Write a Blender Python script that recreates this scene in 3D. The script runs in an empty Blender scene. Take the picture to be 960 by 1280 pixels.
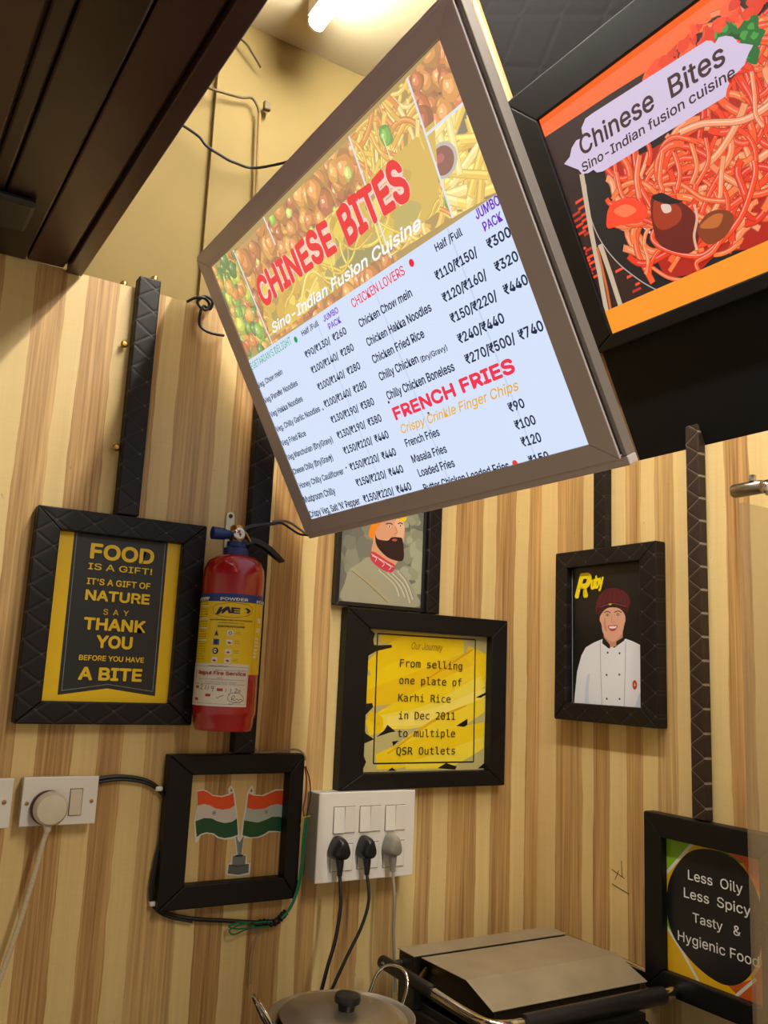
import bpy, bmesh, math, random, os
from mathutils import Vector, Matrix
from mathutils.geometry import tessellate_polygon

# ------------------------------------------------------------------ camera, world, lights, exposure
SC = bpy.context.scene
COL = SC.collection
cam_d = bpy.data.cameras.new('camera'); cam = bpy.data.objects.new('camera', cam_d); COL.objects.link(cam)
_r = (0.8503709, -0.5243671, 0.0436866); _u = (-0.1304659, -0.1296866, 0.9829344); _f = (0.5097529, 0.8415584, 0.1786937)
cam.matrix_world = Matrix(((_r[0], _u[0], -_f[0], 0.0), (_r[1], _u[1], -_f[1], -1.55), (_r[2], _u[2], -_f[2], 1.45), (0, 0, 0, 1)))
cam_d.sensor_fit = 'VERTICAL'; cam_d.sensor_height = 36.0; cam_d.lens = 36.0*1111.135/1280.0
cam_d.clip_start = 0.01
SC.camera = cam
W = bpy.data.worlds.new('world'); SC.world = W; W.use_nodes = True
W.node_tree.nodes['Background'].inputs[0].default_value = (1.0, 0.88, 0.70, 1)
W.node_tree.nodes['Background'].inputs[1].default_value = 0.42
def area_light(name, loc, rot, sx, sy, power, col):
    d = bpy.data.lights.new(name, 'AREA'); d.shape = 'RECTANGLE'; d.size = sx; d.size_y = sy; d.energy = power; d.color = col
    o = bpy.data.objects.new(name, d); COL.objects.link(o); o.location = loc; o.rotation_euler = rot
    return o
# unseen fill lamp, added behind the camera to brighten the walls
area_light('fill_lamp', (0.75, -2.1, 2.72), (0, 0, 0), 0.12, 1.1, 30.0, (1.0, 0.93, 0.8))
vs = SC.view_settings
vs.view_transform = 'Standard'; vs.look = 'None'; vs.gamma = 1.0; vs.use_curve_mapping = False; vs.exposure = 0.0
SC.display_settings.display_device = 'sRGB'
PI = math.pi
RB = (0, 0, -PI/2)                                  # things on the right wall look towards -X

# ------------------------------------------------------------------ helpers
def lin(c):
    if isinstance(c, str):
        c = c.lstrip('#'); c = [int(c[i:i+2], 16)/255 for i in (0, 2, 4)]
    return tuple(x/12.92 if x <= .04045 else ((x+.055)/1.055)**2.4 for x in c[:3])
def nmat(name):
    m = bpy.data.materials.new(name); m.use_nodes = True
    return m, m.node_tree.nodes, m.node_tree.links, m.node_tree.nodes['Principled BSDF']
def simple(name, col, rough=.5, metal=0., noise=0., nscale=40., bump=0., coat=0., spec=None):
    m, n, l, b = nmat(name); c = lin(col)
    b.inputs['Base Color'].default_value = (*c, 1); b.inputs['Roughness'].default_value = rough; b.inputs['Metallic'].default_value = metal
    if spec is not None: b.inputs['Specular IOR Level'].default_value = spec
    if coat: b.inputs['Coat Weight'].default_value = coat; b.inputs['Coat Roughness'].default_value = .15
    if noise or bump:
        tc = n.new('ShaderNodeTexCoord'); nz = n.new('ShaderNodeTexNoise'); nz.inputs['Scale'].default_value = nscale; nz.inputs['Detail'].default_value = 5
        l.new(tc.outputs['Object'], nz.inputs['Vector'])
        if noise:
            mx = n.new('ShaderNodeMix'); mx.data_type = 'RGBA'
            mx.inputs[6].default_value = (*[x*(1-noise) for x in c], 1); mx.inputs[7].default_value = (*[min(1, x*(1+noise)) for x in c], 1)
            l.new(nz.outputs[0], mx.inputs[0]); l.new(mx.outputs[2], b.inputs['Base Color'])
        if bump:
            bp = n.new('ShaderNodeBump'); bp.inputs['Strength'].default_value = bump; bp.inputs['Distance'].default_value = .002
            l.new(nz.outputs[0], bp.inputs['Height']); l.new(bp.outputs[0], b.inputs['Normal'])
    return m
def M_(n, l, op, a, b=None, c=None):
    x = n.new('ShaderNodeMath'); x.operation = op
    for i, v in enumerate((a, b, c)):
        if v is None: continue
        if isinstance(v, (int, float)): x.inputs[i].default_value = v
        else: l.new(v, x.inputs[i])
    return x.outputs[0]
def quilt_mat(name='quilted_leatherette', pu=.062, pv=.044, st_=.35, c0='#151010', c1='#4a403a', bump=.4):
    m, n, l, b = nmat(name)
    tc = n.new('ShaderNodeTexCoord'); s = n.new('ShaderNodeSeparateXYZ'); l.new(tc.outputs['Object'], s.inputs[0])
    u = M_(n, l, 'MULTIPLY', s.outputs[0], 1/pu); v = M_(n, l, 'MULTIPLY', s.outputs[2], 1/pv)
    a = M_(n, l, 'PINGPONG', M_(n, l, 'ADD', u, v), .5); c = M_(n, l, 'PINGPONG', M_(n, l, 'SUBTRACT', u, v), .5)
    d = M_(n, l, 'MINIMUM', a, c)
    h = M_(n, l, 'SMOOTH_MIN', M_(n, l, 'MULTIPLY', d, 9.0), 1.0, .3)
    st = M_(n, l, 'LESS_THAN', d, .018)
    knot = M_(n, l, 'LESS_THAN', M_(n, l, 'MAXIMUM', a, c), .05)
    nz = n.new('ShaderNodeTexNoise'); nz.inputs['Scale'].default_value = 700; l.new(tc.outputs['Object'], nz.inputs['Vector'])
    hh = M_(n, l, 'ADD', h, M_(n, l, 'MULTIPLY', nz.outputs[0], .12))
    bp = n.new('ShaderNodeBump'); bp.inputs['Strength'].default_value = bump; bp.inputs['Distance'].default_value = .0014
    l.new(hh, bp.inputs['Height']); l.new(bp.outputs[0], b.inputs['Normal'])
    mx = n.new('ShaderNodeMix'); mx.data_type = 'RGBA'; mx.inputs[6].default_value = (*lin(c0), 1); mx.inputs[7].default_value = (*lin(c1), 1)
    l.new(M_(n, l, 'MAXIMUM', M_(n, l, 'MULTIPLY', st, st_), knot), mx.inputs[0]); l.new(mx.outputs[2], b.inputs['Base Color'])
    b.inputs['Roughness'].default_value = .5 if pu < .1 else .8; b.inputs['Specular IOR Level'].default_value = .3 if pu < .1 else .15
    return m
def laminate(name, axis, sign, intervals, p0, p1):
    """printed wood laminate: straight upright bands of pale and brown wood with grain"""
    m, n, l, b = nmat(name)
    tc = n.new('ShaderNodeTexCoord'); s = n.new('ShaderNodeSeparateXYZ'); l.new(tc.outputs['Object'], s.inputs[0])
    u = M_(n, l, 'MULTIPLY', s.outputs[axis], sign); z = s.outputs[2]
    def noise(su, sz, det=3, off=0., dist=0.):
        cb = n.new('ShaderNodeCombineXYZ'); l.new(M_(n, l, 'MULTIPLY', u, su), cb.inputs[0]); l.new(M_(n, l, 'MULTIPLY', z, sz), cb.inputs[1]); cb.inputs[2].default_value = off
        nz = n.new('ShaderNodeTexNoise'); nz.inputs['Scale'].default_value = 1; nz.inputs['Detail'].default_value = det; nz.inputs['Distortion'].default_value = dist
        l.new(cb.outputs[0], nz.inputs['Vector']); return nz.outputs[0]
    wob = noise(9, 4.0, 3)
    uu = M_(n, l, 'ADD', u, M_(n, l, 'MULTIPLY', M_(n, l, 'SUBTRACT', wob, .5), .013))
    uu = M_(n, l, 'ADD', uu, M_(n, l, 'MULTIPLY', M_(n, l, 'SUBTRACT', noise(60, 16, 2, 3.3), .5), .004))
    t = M_(n, l, 'FRACT', M_(n, l, 'DIVIDE', M_(n, l, 'SUBTRACT', uu, p0), p1-p0))
    rp = n.new('ShaderNodeValToRGB'); rp.color_ramp.interpolation = 'CONSTANT'; e = rp.color_ramp.elements
    stops = []
    rnd = random.Random(5)
    for a, c in intervals:
        g = rnd.uniform(.72, 1.0); stops += [((a-p0)/(p1-p0), g), ((c-p0)/(p1-p0), rnd.uniform(0, .12))]
    e[0].position = 0; e[0].color = (.05,)*3+(1,); e.remove(e[1])
    for p, g in stops:
        el = e.new(min(.9999, max(.0001, p))); el.color = (g, g, g, 1)
    l.new(t, rp.inputs[0]); mask = rp.outputs[0]
    g1 = noise(210, 2.6, 4, 1.1, .6); g2 = noise(70, 1.4, 3, 7.7, 1.0); g3 = noise(520, 9, 2, 2.2)
    dark = n.new('ShaderNodeMix'); dark.data_type = 'RGBA'
    dark.inputs[6].default_value = (*lin('#875a2a'), 1); dark.inputs[7].default_value = (*lin('#d8ae70'), 1)
    k = M_(n, l, 'ADD', M_(n, l, 'MULTIPLY', g1, .9), M_(n, l, 'MULTIPLY', g2, .7)); k = M_(n, l, 'ADD', k, M_(n, l, 'MULTIPLY', g3, .3))
    kk = n.new('ShaderNodeMapRange'); kk.inputs[1].default_value = .62; kk.inputs[2].default_value = 1.22; l.new(k, kk.inputs[0])
    l.new(kk.outputs[0], dark.inputs[0])
    curl = noise(28, 260, 2, 5.5, .4)
    pale = n.new('ShaderNodeMix'); pale.data_type = 'RGBA'
    pale.inputs[6].default_value = (*lin('#d9b97c'), 1); pale.inputs[7].default_value = (*lin('#eed595'), 1)
    l.new(M_(n, l, 'MULTIPLY_ADD', g2, .7, M_(n, l, 'MULTIPLY', curl, .3)), pale.inputs[0])
    mx = n.new('ShaderNodeMix'); mx.data_type = 'RGBA'; l.new(mask, mx.inputs[0]); l.new(pale.outputs[2], mx.inputs[6]); l.new(dark.outputs[2], mx.inputs[7])
    sp = M_(n, l, 'GREATER_THAN', noise(95, 60, 2, 9.1), .76)
    m2 = n.new('ShaderNodeMix'); m2.data_type = 'RGBA'; l.new(M_(n, l, 'MULTIPLY', sp, .3), m2.inputs[0]); l.new(mx.outputs[2], m2.inputs[6]); m2.inputs[7].default_value = (*lin('#6a4626'), 1)
    l.new(m2.outputs[2], b.inputs['Base Color']); b.inputs['Roughness'].default_value = .42; b.inputs['Specular IOR Level'].default_value = .35
    bp = n.new('ShaderNodeBump'); bp.inputs['Strength'].default_value = .08; bp.inputs['Distance'].default_value = .001; l.new(g1, bp.inputs['Height']); l.new(bp.outputs[0], b.inputs['Normal'])
    return m
def attr_mat(name, lit=0., rough=.35):
    m, n, l, b = nmat(name); a = n.new('ShaderNodeAttribute'); a.attribute_name = 'ink'
    if lit:
        b.inputs['Base Color'].default_value = (.02, .02, .02, 1); l.new(a.outputs[0], b.inputs['Emission Color']); b.inputs['Emission Strength'].default_value = lit; b.inputs['Roughness'].default_value = .3
        b.inputs['Specular IOR Level'].default_value = .2
    else: l.new(a.outputs[0], b.inputs['Base Color']); b.inputs['Roughness'].default_value = rough
    return m

MT = {}
MT['quilt'] = quilt_mat()
MT['quiltbig'] = quilt_mat('quilted_panel_leatherette', .17, .105, .0, '#141213', '#1c191a', .6)
MT['quiltbrown'] = quilt_mat('brown_quilted_leatherette', .062, .043, .55, '#33261e', '#8a7c6c', .6)
MT['black'] = simple('black_frame_wrap', '#100c0b', .5, spec=.3, noise=.25, nscale=60, bump=.15)
MT['blackpl'] = simple('black_plastic', '#17161a', .35)
MT['rubber'] = simple('black_cable_rubber', '#131212', .5)
MT['white'] = simple('white_switch_plastic', '#e4ddd3', .35, noise=.05, nscale=12)
MT['cream'] = simple('aged_white_plastic', '#d3c6ae', .45, noise=.12, nscale=25)
MT['greypl'] = simple('grey_plastic', '#8d867a', .55, noise=.15, nscale=90)
MT['boxside'] = simple('grey_box_plastic', '#aaa596', .5, noise=.08, nscale=20)
MT['steel'] = simple('brushed_steel', '#a59d90', .28, 1., noise=.12, nscale=30)
MT['chrome'] = simple('chrome', '#d8d4cc', .12, 1.)
MT['lid'] = simple('stained_steel_sheet', '#a3967c', .45, .45, noise=.28, nscale=14, bump=.05)
MT['alu'] = simple('scratched_aluminium', '#b8b0a2', .36, .85, noise=.2, nscale=35, bump=.1)
MT['brass'] = simple('brass', '#b58b45', .3, 1.)
MT['dark'] = simple('dark_appliance_enamel', '#15120f', .4, noise=.3, nscale=20)
MT['red'] = simple('red_enamel', '#a81216', .22, coat=.6, noise=.06, nscale=8)
MT['blue'] = simple('blue_plastic', '#16306c', .35)
MT['boardframe'] = simple('brown_grey_anodised_frame', '#cbc1c3', .38, .1, noise=.06, nscale=10)
MT['boardside'] = simple('silver_frame_side', '#8c8580', .4, .4)
MT['yellowwall'] = simple('yellow_painted_plaster', '#8c7845', .8, noise=.2, nscale=5, bump=.25)
MT['ceil'] = simple('cream_painted_ceiling', '#bdb08c', .8, noise=.06, nscale=4, bump=.2)
MT['pvc'] = simple('maroon_pvc_plank', '#3c2022', .38, noise=.35, nscale=9)
MT['pvc2'] = simple('dark_pvc_plank', '#241518', .38, noise=.35, nscale=9)
MT['signframe'] = simple('black_sign_frame', '#100f0f', .5, spec=.2, noise=.2, nscale=15)
MT['acp'] = simple('black_panel', '#0d0d0f', .6, spec=.2, noise=.25, nscale=5)
MT['ply'] = simple('plywood_edge', '#8a6a45', .7, noise=.3, nscale=70)
MT['plypale'] = simple('pale_plywood_edge', '#c6ab72', .7, noise=.3, nscale=90)
MT['green'] = simple('green_wire', '#12704a', .5)
MT['redw'] = simple('red_wire', '#8e2a26', .5)
MT['greyw'] = simple('grey_wire', '#8b8172', .5)
MT['clip'] = simple('white_cable_clip', '#e3ddd0', .4)
MT['counter'] = simple('dark_granite_counter', '#1c1916', .25, noise=.4, nscale=150)
MT['floor'] = simple('beige_floor_tile', '#8d7a62', .4, noise=.1, nscale=6)
MT['ink'] = attr_mat('printed_paper'); MT['inklit'] = attr_mat('backlit_print', lit=1.0)
MT['inklit2'] = attr_mat('backlit_poster_print', lit=.95)
MT['maroon'] = simple('maroon_plastic', '#4a1418', .4)
def lampmat(name, col, s):
    m, n, l, b = nmat(name); b.inputs['Base Color'].default_value = (.8, .8, .8, 1)
    b.inputs['Emission Color'].default_value = (*col, 1); b.inputs['Emission Strength'].default_value = s; return m
MT['tube'] = lampmat('lit_lamp_diffuser', (1.0, .95, .87), 145.0)
MT['lamA'] = laminate('striped_wood_laminate_left', 0, 1, [(.215,.270),(.302,.355),(.400,.442),(.480,.558),(.590,.645),(.688,.756),(.786,.824),(.863,.918),(.958,1.002),(1.045,1.085),(1.119,1.194),(1.233,1.288),(1.326,1.367)], .2, 1.4)
MT['lamB'] = laminate('striped_wood_laminate_right', 1, -1, [(.054,.136),(.168,.212),(.258,.302),(.335,.385),(.500,.552),(.62,.69),(.72,.76),(.80,.87)], 0, .9)
INKS = {}
def ink(col, lit=0.):
    k = (col, lit)
    if k not in INKS:
        m, n, l, b = nmat('ink_'+('backlit_' if lit else '')+str(len(INKS))); c = lin(col)
        if lit:
            b.inputs['Base Color'].default_value = (.02, .02, .02, 1); b.inputs['Emission Color'].default_value = (*c, 1); b.inputs['Emission Strength'].default_value = lit
            b.inputs['Roughness'].default_value = .4; b.inputs['Specular IOR Level'].default_value = .2
        else: b.inputs['Base Color'].default_value = (*c, 1); b.inputs['Roughness'].default_value = .4
        INKS[k] = m
    return INKS[k]

def props(o, label=None, cat=None, group=None, kind=None):
    if label: o['label'] = label
    if cat: o['category'] = cat
    if group: o['group'] = group
    if kind: o['kind'] = kind
    return o
def thing(name, label, cat, loc=(0,0,0), rot=(0,0,0), group=None):
    o = bpy.data.objects.new(name, None); COL.objects.link(o); o.location = loc; o.rotation_euler = rot
    o.empty_display_size = .05
    return props(o, label, cat, group)
class MB:
    def __init__(s): s.v = []; s.f = []; s.sm = []
    def add(s, vs, fs, smooth=False):
        k = len(s.v); s.v += [tuple(v) for v in vs]; s.f += [tuple(i+k for i in f) for f in fs]; s.sm += [smooth]*len(fs); return s
    def box(s, x0, x1, y0, y1, z0, z1):
        return s.add([(x,y,z) for x in (x0,x1) for y in (y0,y1) for z in (z0,z1)], [(0,1,3,2),(4,6,7,5),(0,4,5,1),(2,3,7,6),(0,2,6,4),(1,5,7,3)])
    def prism(s, pts, y0, y1):                       # outline in x,z pushed along y
        n = len(pts); vs = [(x,y0,z) for x,z in pts]+[(x,y1,z) for x,z in pts]
        fs = [tuple(range(n)), tuple(range(2*n-1, n-1, -1))]+[(i, n+i, n+(i+1) % n, (i+1) % n) for i in range(n)]
        return s.add(vs, fs)
    def prismX(s, pts, x0, x1):                      # outline in y,z pushed along x
        n = len(pts); vs = [(x0,y,z) for y,z in pts]+[(x1,y,z) for y,z in pts]
        return s.add(vs, [tuple(range(n)), tuple(range(2*n-1, n-1, -1))]+[(i, n+i, n+(i+1) % n, (i+1) % n) for i in range(n)])
    def lathe(s, prof, c=(0,0,0), ax='z', n=40, a0=0, a1=2*PI):
        full = abs(a1-a0-2*PI) < 1e-6; m = n if full else n+1; vs = []
        for r, h in prof:
            for i in range(m):
                a = a0+(a1-a0)*i/n; p = (r*math.cos(a), r*math.sin(a), h)
                if ax == 'y': p = (p[0], p[2], p[1])
                if ax == 'x': p = (p[2], p[0], p[1])
                vs.append((p[0]+c[0], p[1]+c[1], p[2]+c[2]))
        fs = []
        for j in range(len(prof)-1):
            for i in range(n if full else n):
                k = (i+1) % m; fs.append((j*m+i, j*m+k, (j+1)*m+k, (j+1)*m+i))
        if prof[0][0] > 1e-6 and full: fs.append(tuple(range(m-1, -1, -1)))
        if prof[-1][0] > 1e-6 and full: fs.append(tuple((len(prof)-1)*m+i for i in range(m)))
        return s.add(vs, fs, True)
    def tube(s, path, r, n=10, closed=False, flat=1.0):
        P = [Vector(p) for p in path]; N = len(P); vs = []; up = None
        for i, p in enumerate(P):
            if closed: t = P[(i+1) % N]-P[i-1]
            else: t = P[min(i+1, N-1)]-P[max(i-1, 0)]
            t.normalize()
            if up is None:
                up = Vector((0,0,1)) if abs(t.z) < .9 else Vector((0,1,0))
            a = (up-t*up.dot(t)).normalized(); b = t.cross(a); up = a
            rr = r[i] if isinstance(r, (list, tuple)) else r
            for j in range(n):
                w = 2*PI*j/n; vs.append(p+a*(rr*math.cos(w)*flat)+b*(rr*math.sin(w)))
        fs = []
        for i in range(N if closed else N-1):
            i2 = (i+1) % N
            for j in range(n): fs.append((i*n+j, i*n+(j+1) % n, i2*n+(j+1) % n, i2*n+j))
        if not closed: fs += [tuple(range(n-1, -1, -1)), tuple((N-1)*n+j for j in range(n))]
        return s.add(vs, fs, True)
    def build(s, name, mat, parent=None, bev=0., loc=None, seg=2):
        me = bpy.data.meshes.new(name); me.from_pydata(s.v, [], s.f); me.polygons.foreach_set('use_smooth', s.sm)
        bm = bmesh.new(); bm.from_mesh(me); bmesh.ops.recalc_face_normals(bm, faces=bm.faces); bm.to_mesh(me); bm.free()
        me.materials.append(mat); me.update()
        o = bpy.data.objects.new(name, me); COL.objects.link(o)
        if parent: o.parent = parent
        if loc: o.location = loc
        if any(s.sm): me.set_sharp_from_angle(angle=math.radians(42))
        if bev:
            b = o.modifiers.new('bevel', 'BEVEL'); b.width = bev; b.segments = seg; b.limit_method = 'ANGLE'; b.angle_limit = math.radians(40)
        return o
def cat(pts, n=6, closed=False):                     # smooth curve through points, any dimension
    N = len(pts); out = []
    R = range(N if closed else N-1)
    for i in R:
        g = lambda k: pts[k % N] if closed else pts[max(0, min(N-1, k))]
        p0, p1, p2, p3 = g(i-1), g(i), g(i+1), g(i+2)
        for j in range(n):
            t = j/n
            out.append(tuple(.5*(2*b+(c-a)*t+(2*a-5*b+4*c-d)*t*t+(3*b-a-3*c+d)*t**3) for a, b, c, d in zip(p0, p1, p2, p3)))
    if not closed: out.append(tuple(pts[-1]))
    return out
def clip(poly, reg):                                 # keep the piece of poly inside the convex region reg
    a = sum(reg[i-1][0]*reg[i][1]-reg[i][0]*reg[i-1][1] for i in range(len(reg)))
    if a < 0: reg = reg[::-1]
    out = list(poly)
    for i in range(len(reg)):
        x0, y0 = reg[i-1]; x1, y1 = reg[i]; res = []
        side = lambda p: (x1-x0)*(p[1]-y0)-(y1-y0)*(p[0]-x0)
        for j in range(len(out)):
            p, q = out[j-1], out[j]; sp, sq = side(p), side(q)
            if (sp < 0) != (sq < 0):
                t = sp/(sp-sq); res.append((p[0]+(q[0]-p[0])*t, p[1]+(q[1]-p[1])*t))
            if sq >= 0: res.append(q)
        out = res
        if len(out) < 3: return []
    return out
class Print:                                         # flat print: coloured inks laid one over the other
    def __init__(s, reg=None, eps=6e-6): s.L = []; s.reg = reg; s.eps = eps; s.k = 0
    def poly(s, pts, col, reg=None):
        c = lin(col) if isinstance(col, str) else col
        r = reg or s.reg
        if r: pts = clip(pts, r)
        if len(pts) >= 3: s.L.append((pts, c, s.k)); s.k += 1
    def rect(s, x0, z0, x1, z1, col): s.poly([(x0,z0),(x1,z0),(x1,z1),(x0,z1)], col)
    def disc(s, x, z, r, col, rz=None, n=28, a=0, reg=None):
        rz = rz or r; ca, sa = math.cos(a), math.sin(a)
        s.poly([(x+r*math.cos(t)*ca-rz*math.sin(t)*sa, z+r*math.cos(t)*sa+rz*math.sin(t)*ca) for t in [2*PI*i/n for i in range(n)]], col, reg)
    def blob(s, x, z, r, col, rnd, jag=.25, n=9, a=0, asp=1., reg=None):
        pts = [(r*(1+rnd.uniform(-jag, jag))*math.cos(2*PI*i/n), asp*r*(1+rnd.uniform(-jag, jag))*math.sin(2*PI*i/n)) for i in range(n)]
        ca, sa = math.cos(a), math.sin(a); pts = [(x+p*ca-q*sa, z+p*sa+q*ca) for p, q in pts]
        s.poly(cat(pts, 3, True), col, reg)
    def line(s, path, w, col, closed=False, reg=None):
        N = len(path); Lf = []; Rt = []
        for i in range(N):
            a = path[(i-1) % N] if closed else path[max(0, i-1)]; b = path[(i+1) % N] if closed else path[min(N-1, i+1)]
            dx, dz = b[0]-a[0], b[1]-a[1]; d = math.hypot(dx, dz) or 1; ww = w(i/(N-1)) if callable(w) else w
            Lf.append((path[i][0]-dz/d*ww/2, path[i][1]+dx/d*ww/2)); Rt.append((path[i][0]+dz/d*ww/2, path[i][1]-dx/d*ww/2))
        k = s.k; c = lin(col) if isinstance(col, str) else col
        for i in range(N if closed else N-1):
            j = (i+1) % N; s.poly([Lf[i], Lf[j], Rt[j], Rt[i]], c, reg)
        for q in range(len(s.L)-1, -1, -1):
            if s.L[q][2] >= k: s.L[q] = (s.L[q][0], s.L[q][1], k)
            else: break
        s.k = k+1
    def frame(s, pts, w, col): 
        for i in range(len(pts)): s.line([pts[i-1], pts[i]], w, col)
    def build(s, name, parent, y, mat, mp=None, label=None, kind=None):
        vs, fs, cs = [], [], []
        # inks that do not touch share a layer, so the whole print stays thinner than a millimetre or so
        bb = {}
        for pts, c, k in s.L:
            xs_ = [p[0] for p in pts]; zs_ = [p[1] for p in pts]; q = bb.get(k)
            r = (min(xs_), max(xs_), min(zs_), max(zs_)); bb[k] = r if q is None else (min(q[0], r[0]), max(q[1], r[1]), min(q[2], r[2]), max(q[3], r[3]))
        lev = {}; done = []
        for k in sorted(bb):
            a0, a1, b0, b1 = bb[k]; m_ = 0
            for (c0, c1, d0, d1, lv_) in done:
                if lv_ >= m_ and c0 < a1 and c1 > a0 and d0 < b1 and d1 > b0: m_ = lv_+1
            lev[k] = m_; done.append((a0, a1, b0, b1, m_))
        s.top = (max(lev.values()) if lev else 0)*s.eps
        for pts, c, k0 in s.L:
            k = lev[k0]
            pcs = [pts]
            if mp:
                pcs = []; i0 = math.floor(min(p[0] for p in pts)/.003); i1 = math.ceil(max(p[0] for p in pts)/.003)
                for i in range(i0, i1):              # every ink bends at the same upright lines
                    q = clip(pts, [(i*.003,-9),((i+1)*.003,-9),((i+1)*.003,9),(i*.003,9)])
                    if len(q) >= 3: pcs.append(q)
            for q in pcs:
                o = len(vs)
                for p in q: vs.append(mp(p[0], p[1], k*s.eps) if mp else (p[0], y-k*s.eps, p[1]))
                if len(q) == 4 and not mp: tr = [(0,1,2,3)] if _convex(q) else tessellate_polygon([[Vector((p[0],p[1],0)) for p in q]])
                else: tr = tessellate_polygon([[Vector((p[0],p[1],0)) for p in q]])
                for t in tr: fs.append(tuple(i+o for i in t)); cs.append((len(t), c))
        me = bpy.data.meshes.new(name); me.from_pydata(vs, [], fs); at = me.color_attributes.new('ink', 'FLOAT_COLOR', 'CORNER')
        buf = []
        for n_, c in cs: buf += [c[0], c[1], c[2], 1.]*n_
        at.data.foreach_set('color', buf); me.materials.append(mat); me.update()
        o = bpy.data.objects.new(name, me); COL.objects.link(o); o.parent = parent
        if label: o['label'] = label
        if kind: o['kind'] = kind
        return o
def _convex(q):
    sg = 0
    for i in range(4):
        a, b, c = q[i-2], q[i-1], q[i]; cr = (b[0]-a[0])*(c[1]-b[1])-(b[1]-a[1])*(c[0]-b[0])
        if sg*cr < 0: return False
        sg = cr or sg
    return True
FD = os.path.join(bpy.utils.system_resource('DATAFILES') or '', 'fonts')
def font(fn):
    try: return bpy.data.fonts.load(os.path.join(FD, fn))
    except Exception: return None
FONTS = {'sans': font('Inter.woff2'), 'mono': font('DejaVuSansMono.woff2'), 'round': None}
CAPH = {}
def _tmesh(body, fk, off=0., shear=0.):
    c = bpy.data.curves.new('tmp', 'FONT'); c.body = body; c.offset = off; c.shear = shear; c.resolution_u = 4
    if FONTS.get(fk): c.font = FONTS[fk]
    o = bpy.data.objects.new('tmp', c); me = bpy.data.meshes.new_from_object(o)
    bpy.data.objects.remove(o); bpy.data.curves.remove(c); return me
def lettering(parent, body, box, mat, fk='sans', off=0., shear=0., y=0., name='lettering', mp=None, curve=None, rot=0.):
    """one line of print; box = (left, baseline, width, cap height)"""
    x0, z0, w, h = box
    if fk not in CAPH:
        m = _tmesh('H', fk); CAPH[fk] = max(v.co.y for v in m.vertices); bpy.data.meshes.remove(m)
    me = _tmesh(body, fk, 0., shear)
    xs = [v.co.x for v in me.vertices]; a, b = min(xs), max(xs); g = off*h*1.35; sx = (w-2*g)/(b-a); sz = (h-2*g)/CAPH[fk]
    cr, sr = math.cos(rot), math.sin(rot)
    if g > 0:                                        # bold: the outline stamped round a small circle
        base = [tuple(v.co) for v in me.vertices]; fc = [tuple(p.vertices) for p in me.polygons]; N = len(base)
        K = 6 if off < .04 else 10; V2 = []; F2 = []
        for k in range(K):
            dx, dz = g*math.cos(2*PI*k/K)/sx, g*math.sin(2*PI*k/K)/sz
            V2 += [(p[0]+dx, p[1]+dz, k*2.5e-5) for p in base]; F2 += [tuple(i+k*N for i in f) for f in fc]
        bpy.data.meshes.remove(me); me = bpy.data.meshes.new(name); me.from_pydata(V2, [], F2)
    for v in me.vertices:
        X, Z = (v.co.x-a)*sx+g, v.co.y*sz+g
        if curve: X, Z = curve(X/w, Z)
        X, Z = X*cr-Z*sr, X*sr+Z*cr
        v.co = mp(x0+X, z0+Z, .0004+v.co.z) if mp else (x0+X, y-v.co.z, z0+Z)
    me.name = name; me.materials.clear(); me.materials.append(mat); me.update()
    o = bpy.data.objects.new(name, me); COL.objects.link(o); o.parent = parent
    return o
def frame4(t, Wd, Ht, l, r, b, tp, d, mat, name='frame_rail', bev=.002, lip=None):
    """four mitred rails around an opening l..Wd-r, b..Ht-tp"""
    O = [(0,0),(Wd,0),(Wd,Ht),(0,Ht)]; I = [(l,b),(Wd-r,b),(Wd-r,Ht-tp),(l,Ht-tp)]; res = []
    g = .0003
    for k in range(4):
        a, c = O[k], O[(k+1) % 4]; e, f = I[(k+1) % 4], I[k]
        if k % 2 == 0: q = [(a[0]+g,a[1]),(c[0]-g,c[1]),(e[0]-g,e[1]),(f[0]+g,f[1])]
        else: q = [(a[0],a[1]+g if k == 1 else a[1]-g),(c[0],c[1]-g if k == 1 else c[1]+g),(e[0],e[1]-g if k == 1 else e[1]+g),(f[0],f[1]+g if k == 1 else f[1]-g)]
        res.append(MB().prism(q, -d, -.0005).build(name, mat, t, bev=bev))
    return res

# ------------------------------------------------------------------ the setting
ZC, ZT, XB = 2.78, 2.118, 1.367
wl = MB().box(-1.6, 1.5, .055, .16, 0, ZC).build('wall_left', MT['yellowwall']); props(wl, kind='structure', label='left wall, yellow painted above the striped wood panelling')
MB().box(.522, 1.5, .043, .0545, ZT+.002, ZC).build('plaster_pilaster', MT['yellowwall'], wl)
pa = MB().box(-1.6, XB+.02, 0, .03, 0, ZT+.004).build('wood_panelling', MT['lamA'], wl); pa['label'] = 'striped pale and brown wood laminate panelling'
wr = MB().box(XB+.02, 1.5, -3.2, .0, 0, ZC).build('wall_right', MT['yellowwall']); props(wr, kind='structure', label='right wall with striped wood panelling')
pb = MB().box(XB, XB+.0195, -3.2, -.0002, 0, 2.13).build('wood_panelling', MT['lamB'], wr); pb['label'] = 'striped pale and brown wood laminate panelling'
fl = MB().box(-1.6, 1.5, -3.2, .16, -.1, 0).build('floor', MT['floor']); props(fl, kind='structure')
cl = MB().box(.19, 1.5, -3.2, .16, ZC, ZC+.08).build('ceiling', MT['ceil']); props(cl, kind='structure', label='cream painted ceiling around the lamp')
dc = MB().box(-1.6, .285, -3.2, -.002, ZT+.014, ZT+.05).build('ceiling', MT['pvc2']); props(dc, kind='structure', label='lowered ceiling of dark maroon planks')
xs = [.262, .198, .130, .106, .040, -.030, -.100]
while xs[-1] > -1.5: xs.append(xs[-1]-.07)
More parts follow.
